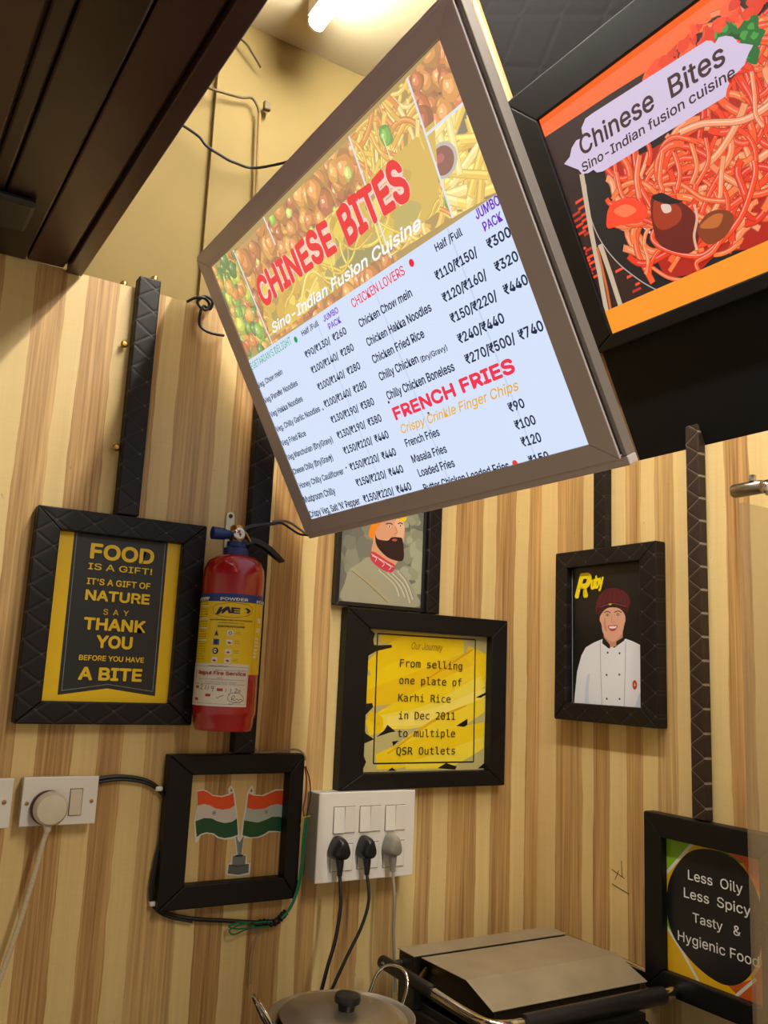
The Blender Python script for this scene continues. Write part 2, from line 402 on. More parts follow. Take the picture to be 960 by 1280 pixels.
for i in range(len(xs)-1):
    a, b = xs[i+1]+.0016, xs[i]-.0016
    dz = .0 if i % 3 else .003
    MB().box(a, b, -3.2, -.004, ZT+dz, ZT+.0135).build('plank', MT['pvc'] if i in (0, 3, 4, 6) else MT['pvc2'], dc, bev=.003)
MB().box(.265, .292, -3.2, -.003, ZT-.003, ZT+.0135).build('edge_trim', MT['pvc'], dc, bev=.002)['label'] = 'lighter maroon edge trim'
MB().box(.2855, .292, -3.2, -.003, ZT+.014, ZC-.001).build('fascia', MT['pvc'], dc)
# quilted wall battens between the frames
def batten(n, x0, x1, z0, z1, d, right=False, label='', mat='quilt'):
    o = MB().prism([(0,0),(x1-x0,0),(x1-x0,z1-z0),(0,z1-z0)], -d, -.0003).build('trim_%d' % n, MT[mat], bev=.0025)
    if right: o.location = (XB, -x0, z0); o.rotation_euler = RB
    else: o.location = (x0, 0, z0)
    return props(o, kind='structure', label=label)
batten(1, .387, .427, 1.700, 2.137, .026, label='upright black quilted batten above the food slogan frame')
batten(2, .634, .675, 1.299, 2.112, .026, label='upright black batten behind the fire extinguisher')
batten(3, 1.0365, 1.069, 1.576, 2.112, .026, label='upright black batten beside the bearded man portrait')
batten(4, .187, .222, 1.7285, 1.97, .020, True, 'upright dark batten above the chef portrait frame')
batten(5, .432, .463, 1.219, 1.97, .020, True, 'upright brown quilted batten with silver stitching on the right wall', 'quiltbrown')

for a, c in ([(0.2191, 1.0905), (0.2526, 1.0803)], [(0.2452, 1.1112), (0.2467, 1.0809)], [(0.2284, 1.0729), (0.2377, 1.092)], [(0.2203, 1.0635), (0.2645, 1.054)]):
    MB().tube([(XB-.0002, -a[0], a[1]), (XB-.0002, -c[0], c[1])], .0006, 6).build('pen_mark', MT['dark'], wr)
# ------------------------------------------------------------------ lamp on the ceiling
t = thing('batten_lamp', 'glowing white batten lamp on the cream ceiling at the top of the photo', 'lamp', (.670, -.092, ZC))
MB().box(-.019, .019, -1.2, 0, -.035, 0).build('housing', MT['white'], t, bev=.002)
MB().lathe([(.0165, -1.195), (.0165, -.004)], (0, 0, -.046), 'y', 20).build('diffuser', MT['tube'], t)
for y in (-1.2, -.006): MB().lathe([(.018, y), (.018, y+.006)], (0, 0, -.046), 'y', 20).build('end_cap', MT['white'], t)

# ------------------------------------------------------------------ menu lightbox (long axis along the counter, leaning forward)
TILT = math.radians(28.16)
mn = thing('menu_lightbox', 'large glowing menu board with brown frame, hung leaning over the counter', 'menu board', (.737, -.06, 1.702), (TILT, 0, -PI/2))
MW, MH = .790, .5435
frame4(mn, MW, MH, .042, .038, .026, .030, .004, MT['boardframe'], bev=.0012)
MB().box(.004, MW-.004, .0, .015, .003, MH-.003).build('light_box_body', MT['boardside'], mn, bev=.003)
for a in ((-.006, MW+.006, .002, .018, -.010, .0015), (-.006, MW+.006, .002, .018, MH-.001, MH+.007), (-.006, .002, .002, .018, .0015, MH-.001), (MW-.001, MW+.006, .002, .018, .0015, MH-.001)):
    MB().box(*a).build('outer_rim', MT['boardside'] if a[0] > .5 else MT['boardframe'], mn, bev=.0015)
for x in (.12, .36):
    MB().prismX([(.0155, .22), (.0155, .28), (.13, .36), (.13, .34)], x-.012, x+.012).build('bracket', MT['blackpl'], mn)
lit = [(.042, .026), (.752, .026), (.752, .5135), (.042, .5135)]
P = Print(lit)
P.poly(lit, '#d6e3fb')
rnd = random.Random(11)
# header band, then the food photographs
def region(pts): return pts
hdr = [(.042, .336), (.752, .331), (.752, .5135), (.042, .5135)]
P.poly(hdr, '#a8843c')
def balls(reg, cols, n, r0, r1, glow='#ffe9b0', bg=None):
    x0, x1 = min(p[0] for p in reg), max(p[0] for p in reg); z0, z1 = min(p[1] for p in reg), max(p[1] for p in reg)
    if bg: P.poly(reg, bg)
    for i in range(n):
        x, z, r = rnd.uniform(x0, x1), rnd.uniform(z0, z1), rnd.uniform(r0, r1); c = rnd.choice(cols)
        d = tuple(v*.62 for v in lin(c))
        P.blob(x, z, r*1.08, d, rnd, reg=reg); P.blob(x-r*.06, z+r*.08, r*.9, c, rnd, reg=reg)
        lc = tuple(min(1, v*1.35+.06) for v in lin(c))
        P.blob(x-r*.2, z+r*.25, r*.5, lc, rnd, jag=.4, reg=reg); P.blob(x-r*.35, z+r*.35, r*.17, glow, rnd, jag=.4, reg=reg)
def strands(reg, cols, n, L, w, seed=1, pr=None, bend=2.2):
    q = pr or P; rr = random.Random(seed)
    x0, x1 = min(p[0] for p in reg), max(p[0] for p in reg); z0, z1 = min(p[1] for p in reg), max(p[1] for p in reg)
    for i in range(n):
        x, z, a, k = rr.uniform(x0, x1), rr.uniform(z0, z1), rr.uniform(0, 2*PI), rr.uniform(-bend, bend)
        pts = []; m = 12; k2 = rr.uniform(-bend, bend)
        for j in range(m):
            pts.append((x, z)); x += L/m*math.cos(a); z += L/m*math.sin(a); a += (k if j < m/2 else k2)/m*1.6
        c = lin(rr.choice(cols)); ww = w*rr.uniform(.7, 1.3)
        q.line(pts, ww, tuple(v*.62 for v in c), reg=reg); q.line(pts, ww*.72, c, reg=reg)
        q.line([(p[0]-ww*.12, p[1]+ww*.14) for p in pts[2:-2]], ww*.2, tuple(min(1, v*1.5+.1) for v in c), reg=reg)
R1 = [(0.0151, 0.5292), (0.1593, 0.5037), (0.1648, 0.3363), (0.0335, 0.3353)]
R2 = [(0.1381, 0.5036), (0.5425, 0.5051), (0.5413, 0.3275), (0.1363, 0.3407)]
R3 = [(0.5394, 0.5067), (0.6852, 0.5082), (0.6699, 0.3387), (0.5254, 0.3428)]
R4 = [(0.6808, 0.5067), (0.7646, 0.5132), (0.7705, 0.4355), (0.6764, 0.4386)]
R5 = [(0.6764, 0.4386), (0.7709, 0.4362), (0.7648, 0.3312), (0.6694, 0.3379)]
balls(R1, ['#e2862e', '#7fb03a', '#c9d145', '#d8632a', '#e7a53c', '#3f7a2c'], 150, .008, .016, bg='#a8904a')
balls(R2, ['#c9742f', '#e09a3e', '#b8592b', '#d98a35', '#cf7b30'], 300, .011, .022, bg='#c08a48')
balls(R2, ['#9ccc3c', '#b8d848', '#d8e070'], 16, .005, .010)
strands(R3, ['#f0b040', '#ffd060', '#f8c850', '#e88a35', '#ffe28a'], 130, .11, .007, 4)
balls(R3, ['#62b33a'], 3, .008, .012)
balls(R4, ['#c8602c', '#d9783a', '#b24a28', '#e0903f'], 60, .010, .017, bg='#3a2c2a')
P.poly(R5, '#6f6258')
for i in range(85):
    x, z, a = rnd.uniform(.60, .76), rnd.uniform(.33, .44), rnd.uniform(-.7, 1.5); L, w_ = rnd.uniform(.05, .09), rnd.uniform(.010, .014)
    c = rnd.choice(['#f2c64c', '#ffd860', '#e8b440', '#ffe690']); pts = [(x-L/2*math.cos(a), z-L/2*math.sin(a)), (x+L/2*math.cos(a), z+L/2*math.sin(a))]
    P.line(pts, w_, tuple(v*.66 for v in lin(c)), reg=R5); P.line(pts, w_*.84, c, reg=R5)
    P.line([(p[0], p[1]+w_*.2) for p in pts], w_*.3, tuple(min(1, v*1.3+.08) for v in lin(c)), reg=R5)
kb = [(0.6897, 0.4012)][0]
P.disc(kb[0], kb[1], .026, '#bcb8b4', .020, reg=R5); P.disc(kb[0]-.001, kb[1], .021, '#7c1c34', .016, reg=R5); P.disc(kb[0]-.004, kb[1]+.004, .008, '#b8405a', .005, reg=R5)
# golden wash across the lower half of the photographs
GW = [(0.1318, 0.3801), (0.1959, 0.418), (0.435, 0.4225), (0.6852, 0.4232), (0.6576, 0.3707), (0.4871, 0.339), (0.1612, 0.3431)]
GR = [(0.1738, 0.4401), (0.6992, 0.4457), (0.6544, 0.3546), (0.1455, 0.3437)]
P.poly(GR, '#d8b040')
for i in range(150):
    x, z = rnd.uniform(.09, .62), rnd.uniform(.335, .43)
    P.blob(x, z, rnd.uniform(.010, .024), rnd.choice(['#e0b830', '#eccb3c', '#d8a82c', '#c99f30', '#f2d75a', '#a8903a']), rnd, reg=GR, asp=.7)
for i in range(12):
    x, z = rnd.uniform(.30, .62), rnd.uniform(.335, .38)
    P.blob(x, z, rnd.uniform(.012, .03), rnd.choice(['#a99a4c', '#b8a650', '#8f8646']), rnd, reg=GR, asp=.6)
strands(GR, ['#f2cf48', '#e8b838', '#ffe070'], 36, .10, .005, 9)
for a in ([(0.137, 0.5025), (0.142, 0.3361)], [(0.5394, 0.5067), (0.5353, 0.431), (0.5319, 0.3402)], [(0.6812, 0.5074), (0.6707, 0.3374)], [(0.6764, 0.4386), (0.7603, 0.4382)], [(0.2653, 0.5119), (0.2682, 0.4642)]):
    P.line(a, .0036, '#dfe6f5')
P.line([(0.6024, 0.4749), (0.6004, 0.4016)], .002, '#f4e7b0')
P.L = [(p_, tuple(.80*a+.20*b for a, b in zip(c_, (1.0, .86, .55))), k_) for p_, c_, k_ in P.L]
P.poly([(.042, .026), (.752, .026), (.752, .331), (.042, .336)], '#d6e3fb')
for x in (.30, .47, .655): P.line([(x, .33), (x+.004, .026)], .0025, '#c3d2f0')
rnd2 = random.Random(3)
for i in range(26): P.blob(rnd2.uniform(.06, .74), rnd2.uniform(.04, .33), rnd2.uniform(.0012, .003), '#3a3a40', rnd2, jag=.5) if i % 3 == 0 else None
pn = P.build('menu_panel', mn, -.0002, MT['inklit']); YT = -.0004-P.top
def mt(body, box, col='#1d2b45', off=.024, fk='sans', shear=0., y=None, **k):
    return lettering(pn, body, box, ink(col, 1.0), fk, off, shear, YT, 'menu_text', **k)
wavy = lambda amp: (lambda t, Z: (0, Z))
B = (0.1647, 0.3936, 0.2569, 0.0373)
def arch(w, a): return lambda t, Z: (t*w, Z*(1.12+.07*math.sin(t*9))+a*math.sin(t*PI))
for body, bx in (('CHINESE', (0.1647, 0.3924, 0.2599, 0.0425)), ('BITES', (0.451, 0.387, 0.1669, 0.0465))):
    lettering(pn, body, (bx[0], bx[1], bx[2], bx[3]), ink('#ffd2c8', 1.0), 'sans', .085, 0, YT, 'title_outline', curve=arch(bx[2], .004))
    lettering(pn, body, (bx[0]+.001, bx[1], bx[2]-.002, bx[3]), ink('#f04a48', 1.0), 'sans', .045, 0, YT-.0004, 'title_text', curve=arch(bx[2]-.002, .004))
mt('Sino-Indian Fusion Cuisine', (0.1626, 0.3491, 0.451, 0.0167), '#fbfbff', .03, shear=.3)
mt("VEGETARIAN'S DELIGHT", (0.0307, 0.3175, 0.1774, 0.0122), '#22a878', .0)
mt('CHICKEN LOVERS', (0.408, 0.3113, 0.1405, 0.0128), '#ee3b4c', .01)
for (x, z), c in zip([(0.223, 0.3196), (0.5681, 0.3195), (0.6199, 0.0264)], ('#19a05e', '#e8303c', '#e8463c')):
    P2 = Print(); P2.disc(x, z, .0052, c); P2.build('menu_dot', pn, YT, MT['inklit'])
mt('Half /Full', (0.2473, 0.3179, 0.057, 0.0087)); mt('JUMBO', (0.322, 0.3178, 0.0467, 0.0093), '#7a3cc8'); mt('PACK', (0.3277, 0.3031, 0.0385, 0.0094), '#7a3cc8')
mt('Half /Full', (0.6218, 0.313, 0.0555, 0.0102)); mt('JUMBO', (0.7084, 0.3188, 0.0446, 0.0119), '#7a2fc0'); mt('PACK', (0.7139, 0.3018, 0.034, 0.0111), '#7a2fc0')
for s, b in (
 ('Veg. Chow mein', (0.04, 0.2823, 0.1019, 0.0099)), ('Veg Paneer Noodles', (0.0413, 0.2526, 0.1348, 0.0101)), ('Veg Hakka Noodles', (0.0436, 0.2251, 0.1288, 0.0103)),
 ('Veg. Chilly Garlic Noodles', (0.0432, 0.1967, 0.1706, 0.0104)), ('Veg Fried Rice', (0.0427, 0.1694, 0.0965, 0.0106)), ('Veg Manchurian (Dry/Gravy)', (0.0433, 0.1414, 0.1721, 0.0108)),
 ('Cheese Chilly (Dry/Gravy)', (0.0428, 0.1135, 0.1516, 0.0109)), ('Honey Chilly Cauliflower', (0.0464, 0.0854, 0.1648, 0.011)), ('Mushroom Chilly', (0.0419, 0.0575, 0.1184, 0.0126)),
 ("Crispy Veg, Salt 'N' Pepper", (0.0414, 0.0288, 0.183, 0.0128)),
 ('Chicken Chow mein', (0.4072, 0.281, 0.139, 0.0121)), ('Chicken Hakka Noodles', (0.4081, 0.2513, 0.1651, 0.0122)), ('Chicken Fried Rice', (0.4057, 0.225, 0.1341, 0.0125)),
 ('Chilly Chicken', (0.406, 0.1979, 0.1021, 0.0126)), ('(Dry/Gravy)', (0.5131, 0.1963, 0.0616, 0.0079)), ('Chilly Chicken Boneless', (0.4069, 0.1676, 0.1674, 0.0129)),
 ('French Fries', (0.4074, 0.0929, 0.0863, 0.0123)), ('Masala Fries', (0.4079, 0.0672, 0.0875, 0.0124)), ('Loaded Fries', (0.4107, 0.0447, 0.09, 0.0126))): mt(s, b)
mt('Butter Chicken Loaded Fries', (0.4101, 0.0205, 0.1976, 0.0127))
for s, b in (
 ('\u20b990/\u20b9130/  \u20b9260', (0.233, 0.2841, 0.136, 0.0111)), ('\u20b9100/\u20b9140/  \u20b9280', (0.2333, 0.2569, 0.1382, 0.0113)), ('\u20b9100/\u20b9140/  \u20b9280', (0.2328, 0.2278, 0.1369, 0.0115)),
 ('\u20b9100/\u20b9140/  \u20b9280', (0.2322, 0.1981, 0.1349, 0.0117)), ('\u20b9130/\u20b9190/  \u20b9380', (0.234, 0.1699, 0.1356, 0.0118)), ('\u20b9130/\u20b9190/  \u20b9380', (0.2343, 0.1425, 0.1378, 0.0121)),
 ('\u20b9150/\u20b9220/  \u20b9440', (0.2356, 0.1152, 0.1383, 0.0123)), ('\u20b9150/\u20b9220/  \u20b9440', (0.2351, 0.0865, 0.1405, 0.0124)), ('\u20b9150/\u20b9220/  \u20b9440', (0.2354, 0.0584, 0.1419, 0.0126)),
 ('\u20b9150/\u20b9220/  \u20b9440', (0.2381, 0.0293, 0.1422, 0.0128)),
 ('\u20b9110/\u20b9150/', (0.6032, 0.2815, 0.0866, 0.0122)), ('\u20b9300', (0.71, 0.2812, 0.0421, 0.0122)), ('\u20b9120/\u20b9160/', (0.6015, 0.2521, 0.0899, 0.0125)), ('\u20b9320', (0.7091, 0.253, 0.0407, 0.0123)),
 ('\u20b9150/\u20b9220/', (0.6018, 0.2239, 0.0938, 0.0127)), ('\u20b9440', (0.7094, 0.224, 0.0419, 0.0125)), ('\u20b9240/\u20b9440', (0.6012, 0.196, 0.0922, 0.0129)), ('\u20b9270/\u20b9500/', (0.6004, 0.168, 0.0987, 0.0131)),
 ('\u20b9740', (0.7068, 0.1682, 0.0422, 0.013)), ('\u20b990', (0.6454, 0.0912, 0.0293, 0.0123)), ('\u20b9100', (0.6451, 0.0673, 0.0378, 0.0125)), ('\u20b9120', (0.6453, 0.0444, 0.036, 0.0127)), ('\u20b9150', (0.6463, 0.02, 0.0369, 0.0118))): mt(s, b, off=.03)
mt('FRENCH FRIES', (0.4064, 0.1355, 0.2748, 0.0195), '#f03650', .05)
mt('Crispy Crinkle Finger Chips', (0.4092, 0.114, 0.2669, 0.0132), '#e8b030', .012, shear=.25)

# ------------------------------------------------------------------ sloping sign band above the right counter
TS = math.radians(27)
sb = thing('sign_backing', 'black sloping sheet under the noodle sign with a quilted dark top', 'panel', (XB, -.30, 1.90), (TS, 0, -PI/2))
SL = (ZC-1.90)/math.cos(TS)
MB().box(-.0, 1.9, .002, .012, .0, .26).build('black_panel', MT['acp'], sb)
q_ = MB().box(-.0, 1.9, .0, .012, .262, SL-.008).build('quilted_panel', MT['quiltbig'], sb); q_['label'] = 'dark grey quilted leatherette panel'
MB().box(-.022, -.0005, .002, .010, .0, SL-.008).build('plywood_edge', MT['ply'], sb)
MB().box(-.008, -.0004, -.008, .0015, .236, SL-.008).build('plywood_lip', MT['plypale'], sb)
sg = thing('poster_lightbox', 'glowing orange noodle poster in a black frame at top right', 'sign', (XB, -.30, 1.90), (TS, 0, -PI/2))
SX0, SX1, SZ0, SZ1 = .0, .84, .238, .765
so = Matrix.Translation((0, 0, 0))
LQ = [(0.0643, 0.7008), (0.0611, 0.6646), (0.0586, 0.2734), (0.4017, 0.2568), (0.4433, 0.6961)]
lx0 = (LQ[0][0]+LQ[2][0])/2; lz1 = (LQ[0][1]+LQ[4][1])/2; lz0 = (LQ[2][1]+LQ[3][1])/2; lx1 = .78
O = [(SX0,SZ0),(SX1,SZ0),(SX1,SZ1),(SX0,SZ1)]; I = [(lx0,lz0),(lx1,lz0),(lx1,lz1),(lx0,lz1)]
for k in range(4):
    MB().prism([O[k], O[(k+1) % 4], I[(k+1) % 4], I[k]], -.030, -.0005).build('frame_rail', MT['signframe'], sg, bev=.003)
MB().box(SX0, SX1, -.012, -.001, SZ0, SZ1).build('back_tray', MT['signframe'], sg)
S = Print([(lx0,lz0),(lx1,lz0),(lx1,lz1),(lx0,lz1)], eps=4e-6)
SR = [(lx0,lz0),(lx1,lz0),(lx1,lz1),(lx0,lz1)]
S.poly(SR, '#2a0d0c')
rs = random.Random(21)
for (x, z) in [(0.0893, 0.5236), (0.0909, 0.5103), (0.0728, 0.5049), (0.0922, 0.4965), (0.0715, 0.4938), (0.0891, 0.4864), (0.0702, 0.4827), (0.0859, 0.4745), (0.0711, 0.4678), (0.0838, 0.4615), (0.0574, 0.4383), (0.0744, 0.4327), (0.0561, 0.427), (0.072, 0.4191), (0.0577, 0.4134), (0.0703, 0.4069), (0.0544, 0.4011), (0.067, 0.3946), (0.0537, 0.3878), (0.0619, 0.38), (0.1258, 0.3714), (0.1463, 0.3523), (0.1594, 0.3334), (0.1481, 0.3234)]:
    S.poly([(x-.011, z-.002), (x+.011, z-.001), (x+.010, z+.0035), (x-.010, z+.003)], rs.choice(['#ff4a28', '#e83c22', '#c82e1c']))
# pan, chopsticks
S.poly(cat([(0.1238, 0.5648), (0.1072, 0.5157), (0.1025, 0.4606), (0.1177, 0.403), (0.1514, 0.3476), (0.1901, 0.3084), (0.3101, 0.2917), (0.396, 0.3095), (0.4414, 0.435), (0.3107, 0.5384)], 6, True), '#0e0a0c')
S.line(cat([(0.1165, 0.5456), (0.1029, 0.4948), (0.1055, 0.4422), (0.126, 0.3884), (0.1615, 0.3383), (0.1927, 0.3064)], 8), .0022, '#b8a8a4')
for a in ([(0.1152, 0.566), (0.0929, 0.4646), (0.0778, 0.3777), (0.0645, 0.3089)], [(0.1024, 0.432), (0.1024, 0.3686), (0.1009, 0.3112), (0.1005, 0.2968)]): S.line(a, .011, '#cdb79c')
S.line([(0.0937, 0.4297), (0.0838, 0.3521), (0.0744, 0.3055)], .006, '#d06a30')
S.line(cat([(0.1803, 0.4312), (0.1831, 0.4052), (0.1927, 0.3793), (0.2052, 0.3607)], 6), .0045, '#e9d6cf'); S.line(cat([(0.2038, 0.4296), (0.2114, 0.4156), (0.2199, 0.4039)], 6), .0045, '#d9c6bf'); S.line([(0.1614, 0.4363), (0.1762, 0.4346)], .002, '#e9d6cf'); S.line([(0.2028, 0.4355), (0.2159, 0.4343)], .002, '#e9d6cf')
# orange bands
S.poly([(0.0592, 0.7104), (0.0611, 0.6646), (0.2318, 0.6596), (0.3092, 0.6554), (0.3702, 0.6551), (0.4636, 0.6651), (0.5105, 0.6804), (0.4519, 0.7045)], '#ff6a2c')
NZ = [(0.1635, 0.5462), (0.2686, 0.5282), (0.3986, 0.5812), (0.5069, 0.6159), (0.6024, 0.6212), (0.6216, 0.4165), (0.4954, 0.3026), (0.282, 0.3127), (0.2001, 0.3324), (0.2142, 0.4144), (0.1391, 0.4511)]
NR = (lambda pts: pts)(NZ)
cols = ['#ff4a1c', '#ff5e28', '#f84018', '#ff7a3c', '#ee3410', '#ff8a54', '#ff5a26', '#ff9a68']
S.poly(cat([(0.1664, 0.5448), (0.1979, 0.5517), (0.2722, 0.5369), (0.3735, 0.5461), (0.4244, 0.5906), (0.4737, 0.6224), (0.5349, 0.6122), (0.6333, 0.5848), (0.6328, 0.4525), (0.5674, 0.3126), (0.4254, 0.3027), (0.3341, 0.3239), (0.2811, 0.3104), (0.2231, 0.3239), (0.2119, 0.3609), (0.2228, 0.4109), (0.2143, 0.4306), (0.1391, 0.4511), (0.1341, 0.4645), (0.1639, 0.4907)], 4, True), '#b81c08')
cv = [(0.2931, 0.4337), (0.3767, 0.4659), (0.4529, 0.4953), (0.4296, 0.4023), (0.4931, 0.4378), (0.2648, 0.4882), (0.2184, 0.4721), (0.3541, 0.3766), (0.3033, 0.3671), (0.4627, 0.5645), (0.5127, 0.5633), (0.5398, 0.5036), (0.1677, 0.4669), (0.543, 0.581)]
rr = random.Random(8)
for i in range(330):
    cx, cz = rr.choice(cv); x, z = cx+rr.gauss(0, .030), cz+rr.gauss(0, .022); a, k, k2 = rr.uniform(0, 2*PI), rr.uniform(-3.4, 3.4), rr.uniform(-3.4, 3.4); pts = []
    Ln = rr.uniform(.06, .16)
    for j in range(12): pts.append((x, z)); x += Ln/12*math.cos(a); z += Ln/12*math.sin(a); a += (k if j < 6 else k2)/12
    c = lin(rr.choice(cols)); ww = rr.uniform(.008, .0145)
    if any(q[1] < lz0+.052 for q in pts) or any(q[0] < [(0.1424, 0.4666)][0][0] for q in pts): continue
    S.line(pts, ww, tuple(v*.5 for v in c)); S.line(pts, ww*.78, c); S.line([(p[0]-ww*.12, p[1]+ww*.13) for p in pts[2:-2]], ww*.18, tuple(min(1, v*1.2+.18) for v in c))
for pth, w_, c in (
    ([(0.2395, 0.5529), (0.228, 0.4946), (0.2388, 0.4256), (0.217, 0.397), (0.2403, 0.366), (0.291, 0.3356), (0.3273, 0.3368), (0.388, 0.3622), (0.4325, 0.4105), (0.4414, 0.435)], .011, '#ff4a18'),
    ([(0.2593, 0.475), (0.3036, 0.46), (0.3359, 0.4199), (0.3736, 0.3982)], .009, '#ff6a30'), ([(0.1973, 0.35), (0.2222, 0.3216), (0.2539, 0.3045)], .008, '#ff6a38'),
    ([(0.3343, 0.5365), (0.3783, 0.529), (0.4396, 0.5021), (0.4801, 0.4996), (0.5118, 0.5054)], .012, '#ffa070'), ([(0.4811, 0.5587), (0.4743, 0.5258), (0.4666, 0.4975), (0.4717, 0.4762)], .008, '#ff9060'),
    ([(0.19, 0.5337), (0.1858, 0.492), (0.2011, 0.4634), (0.2314, 0.4395)], .010, '#ff6230'), ([(0.2468, 0.5388), (0.2262, 0.5061), (0.2184, 0.4721)], .013, '#ff7040'), ([(0.2916, 0.5222), (0.2702, 0.4857), (0.2683, 0.4656)], .010, '#ff6a34'),
    ([(0.3123, 0.5121), (0.3105, 0.4773), (0.2949, 0.4536)], .010, '#ff5a28'), ([(0.3476, 0.5099), (0.3442, 0.4715), (0.3241, 0.4506)], .010, '#ff7a40'), ([(0.3751, 0.5061), (0.3671, 0.4706), (0.3342, 0.4459)], .009, '#ff5a24'),
    ([(0.2312, 0.4073), (0.2533, 0.3662), (0.2928, 0.3401)], .008, '#ff8850'), ([(0.3736, 0.3683), (0.3256, 0.3323), (0.2874, 0.3264), (0.2847, 0.3117)], .009, '#ff5a24')):
    p_ = cat(pth, 6); c = lin(c); S.line(p_, w_, tuple(v*.4 for v in c)); S.line(p_, w_*.8, c); S.line([(a-w_*.15, b+w_*.15) for a, b in p_], w_*.2, tuple(min(1, v+.25) for v in c))
S.poly(cat([(0.2409, 0.4621), (0.2601, 0.4614), (0.2931, 0.4337), (0.3121, 0.4048), (0.312, 0.3739), (0.2892, 0.3467), (0.2605, 0.3527), (0.2273, 0.382), (0.2266, 0.42)], 5, True), '#6e1408')
S.poly(cat([(0.2445, 0.4551), (0.2628, 0.4523), (0.2895, 0.4249), (0.2806, 0.4026), (0.2424, 0.4027), (0.2313, 0.4234)], 5, True), '#a8320f')
S.poly(cat([(0.2436, 0.4609), (0.2638, 0.4624), (0.2843, 0.4428), (0.2983, 0.4314), (0.27, 0.4387)], 5, True), '#14090a'); S.poly(cat([(0.256, 0.4437), (0.2723, 0.4366), (0.2708, 0.4252), (0.2563, 0.4288)], 4, True), '#e8c8b8')
S.line(cat([(0.3173, 0.4179), (0.3138, 0.3938), (0.2981, 0.3692), (0.2945, 0.3446)], 5), .005, '#e6b090')
S.poly(cat([(0.3068, 0.376), (0.3375, 0.3938), (0.3688, 0.3854), (0.3784, 0.3663), (0.3541, 0.3464), (0.3188, 0.3453)], 5, True), '#8a3a10'); S.poly(cat([(0.3137, 0.3783), (0.3409, 0.3873), (0.3615, 0.381), (0.3442, 0.3656)], 5, True), '#c86a2c')
S.poly(cat([(0.1507, 0.4854), (0.1838, 0.4874), (0.2165, 0.4675), (0.2258, 0.4419), (0.2019, 0.4331), (0.1655, 0.4457), (0.135, 0.45), (0.133, 0.4621)], 4, True), '#ff4220'); S.poly(cat([(0.1567, 0.4744), (0.1856, 0.4757), (0.2049, 0.4563), (0.1766, 0.4548)], 4, True), '#ff7848')
gz = [(0.4332, 0.6419), (0.4493, 0.6416), (0.4651, 0.6413), (0.4862, 0.6421), (0.5088, 0.6349), (0.5157, 0.6195), (0.5043, 0.6086), (0.5064, 0.5939), (0.4948, 0.5963), (0.4794, 0.6099), (0.4595, 0.6263)]
S.poly(cat(gz, 4, True), '#0f4a1c')
for (x, z) in [(0.445, 0.6372), (0.4637, 0.6375), (0.4856, 0.6334), (0.5021, 0.6301), (0.5036, 0.6135), (0.4899, 0.6105), (0.5037, 0.6), (0.4894, 0.5813), (0.49, 0.59)]:
    S.blob(x, z, .013, '#1c6b28', rs, .35); S.blob(x-.002, z+.003, .006, '#43a03a', rs, .4)
S.poly([(lx0,lz0),(lx1,lz0),(lx1,lz0+.046),(lx0,lz0+.046)], '#ff9a24')
for (x, z) in [(0.3123, 0.6477), (0.3311, 0.6481), (0.3533, 0.6429), (0.3774, 0.6437), (0.4008, 0.6445), (0.4235, 0.6453), (0.4449, 0.6442), (0.4665, 0.645), (0.4869, 0.6439), (0.5067, 0.6428), (0.5301, 0.6393), (0.4167, 0.6564), (0.4819, 0.6582)]:
    for _ in range(3): S.blob(x+rs.gauss(0, .008), z+rs.gauss(0, .006), rs.uniform(.006, .014), rs.choice(['#ff4a24', '#f23c16', '#ff5e30', '#e8340f']), rs, .5)
# name plate
ban = [(0.0847, 0.6002), (0.103, 0.6057), (0.1133, 0.6176), (0.1291, 0.6249), (0.1452, 0.6224), (0.1491, 0.6387), (0.1642, 0.6489), (0.1812, 0.6493), (0.428, 0.6398), (0.4368, 0.6342), (0.4397, 0.6278), (0.4486, 0.6327), (0.4603, 0.6285), (0.4705, 0.6206), (0.4759, 0.6074), (0.4853, 0.6009), (0.4963, 0.5922), (0.4859, 0.5856), (0.474, 0.5742), (0.4595, 0.57), (0.4408, 0.5697), (0.4418, 0.5621), (0.4345, 0.5558), (0.4288, 0.5476), (0.1625, 0.5488), (0.1496, 0.5527), (0.1444, 0.5607), (0.1308, 0.5604), (0.1165, 0.5654), (0.1122, 0.5759), (0.0979, 0.5883)]
S.poly(ban, '#d8c6e2')
sp_ = S.build('lit_poster', sg, -.022, MT['inklit2'])
print('LAYERS', P.top, S.top)
def sgt(body, b, off, h=None): return lettering(sp_, body, b, ink('#3a1018', .9), 'sans', off, .12, -.0226-S.top, 'sign_text')
sgt('Chinese', (0.1321, 0.5936, 0.1754, 0.0333), .02); sgt('Bites', (0.3397, 0.5919, 0.1101, 0.0332), .02)
sgt('Sino-Indian fusion cuisine', (0.1209, 0.5661, 0.3357, 0.0166), .02)

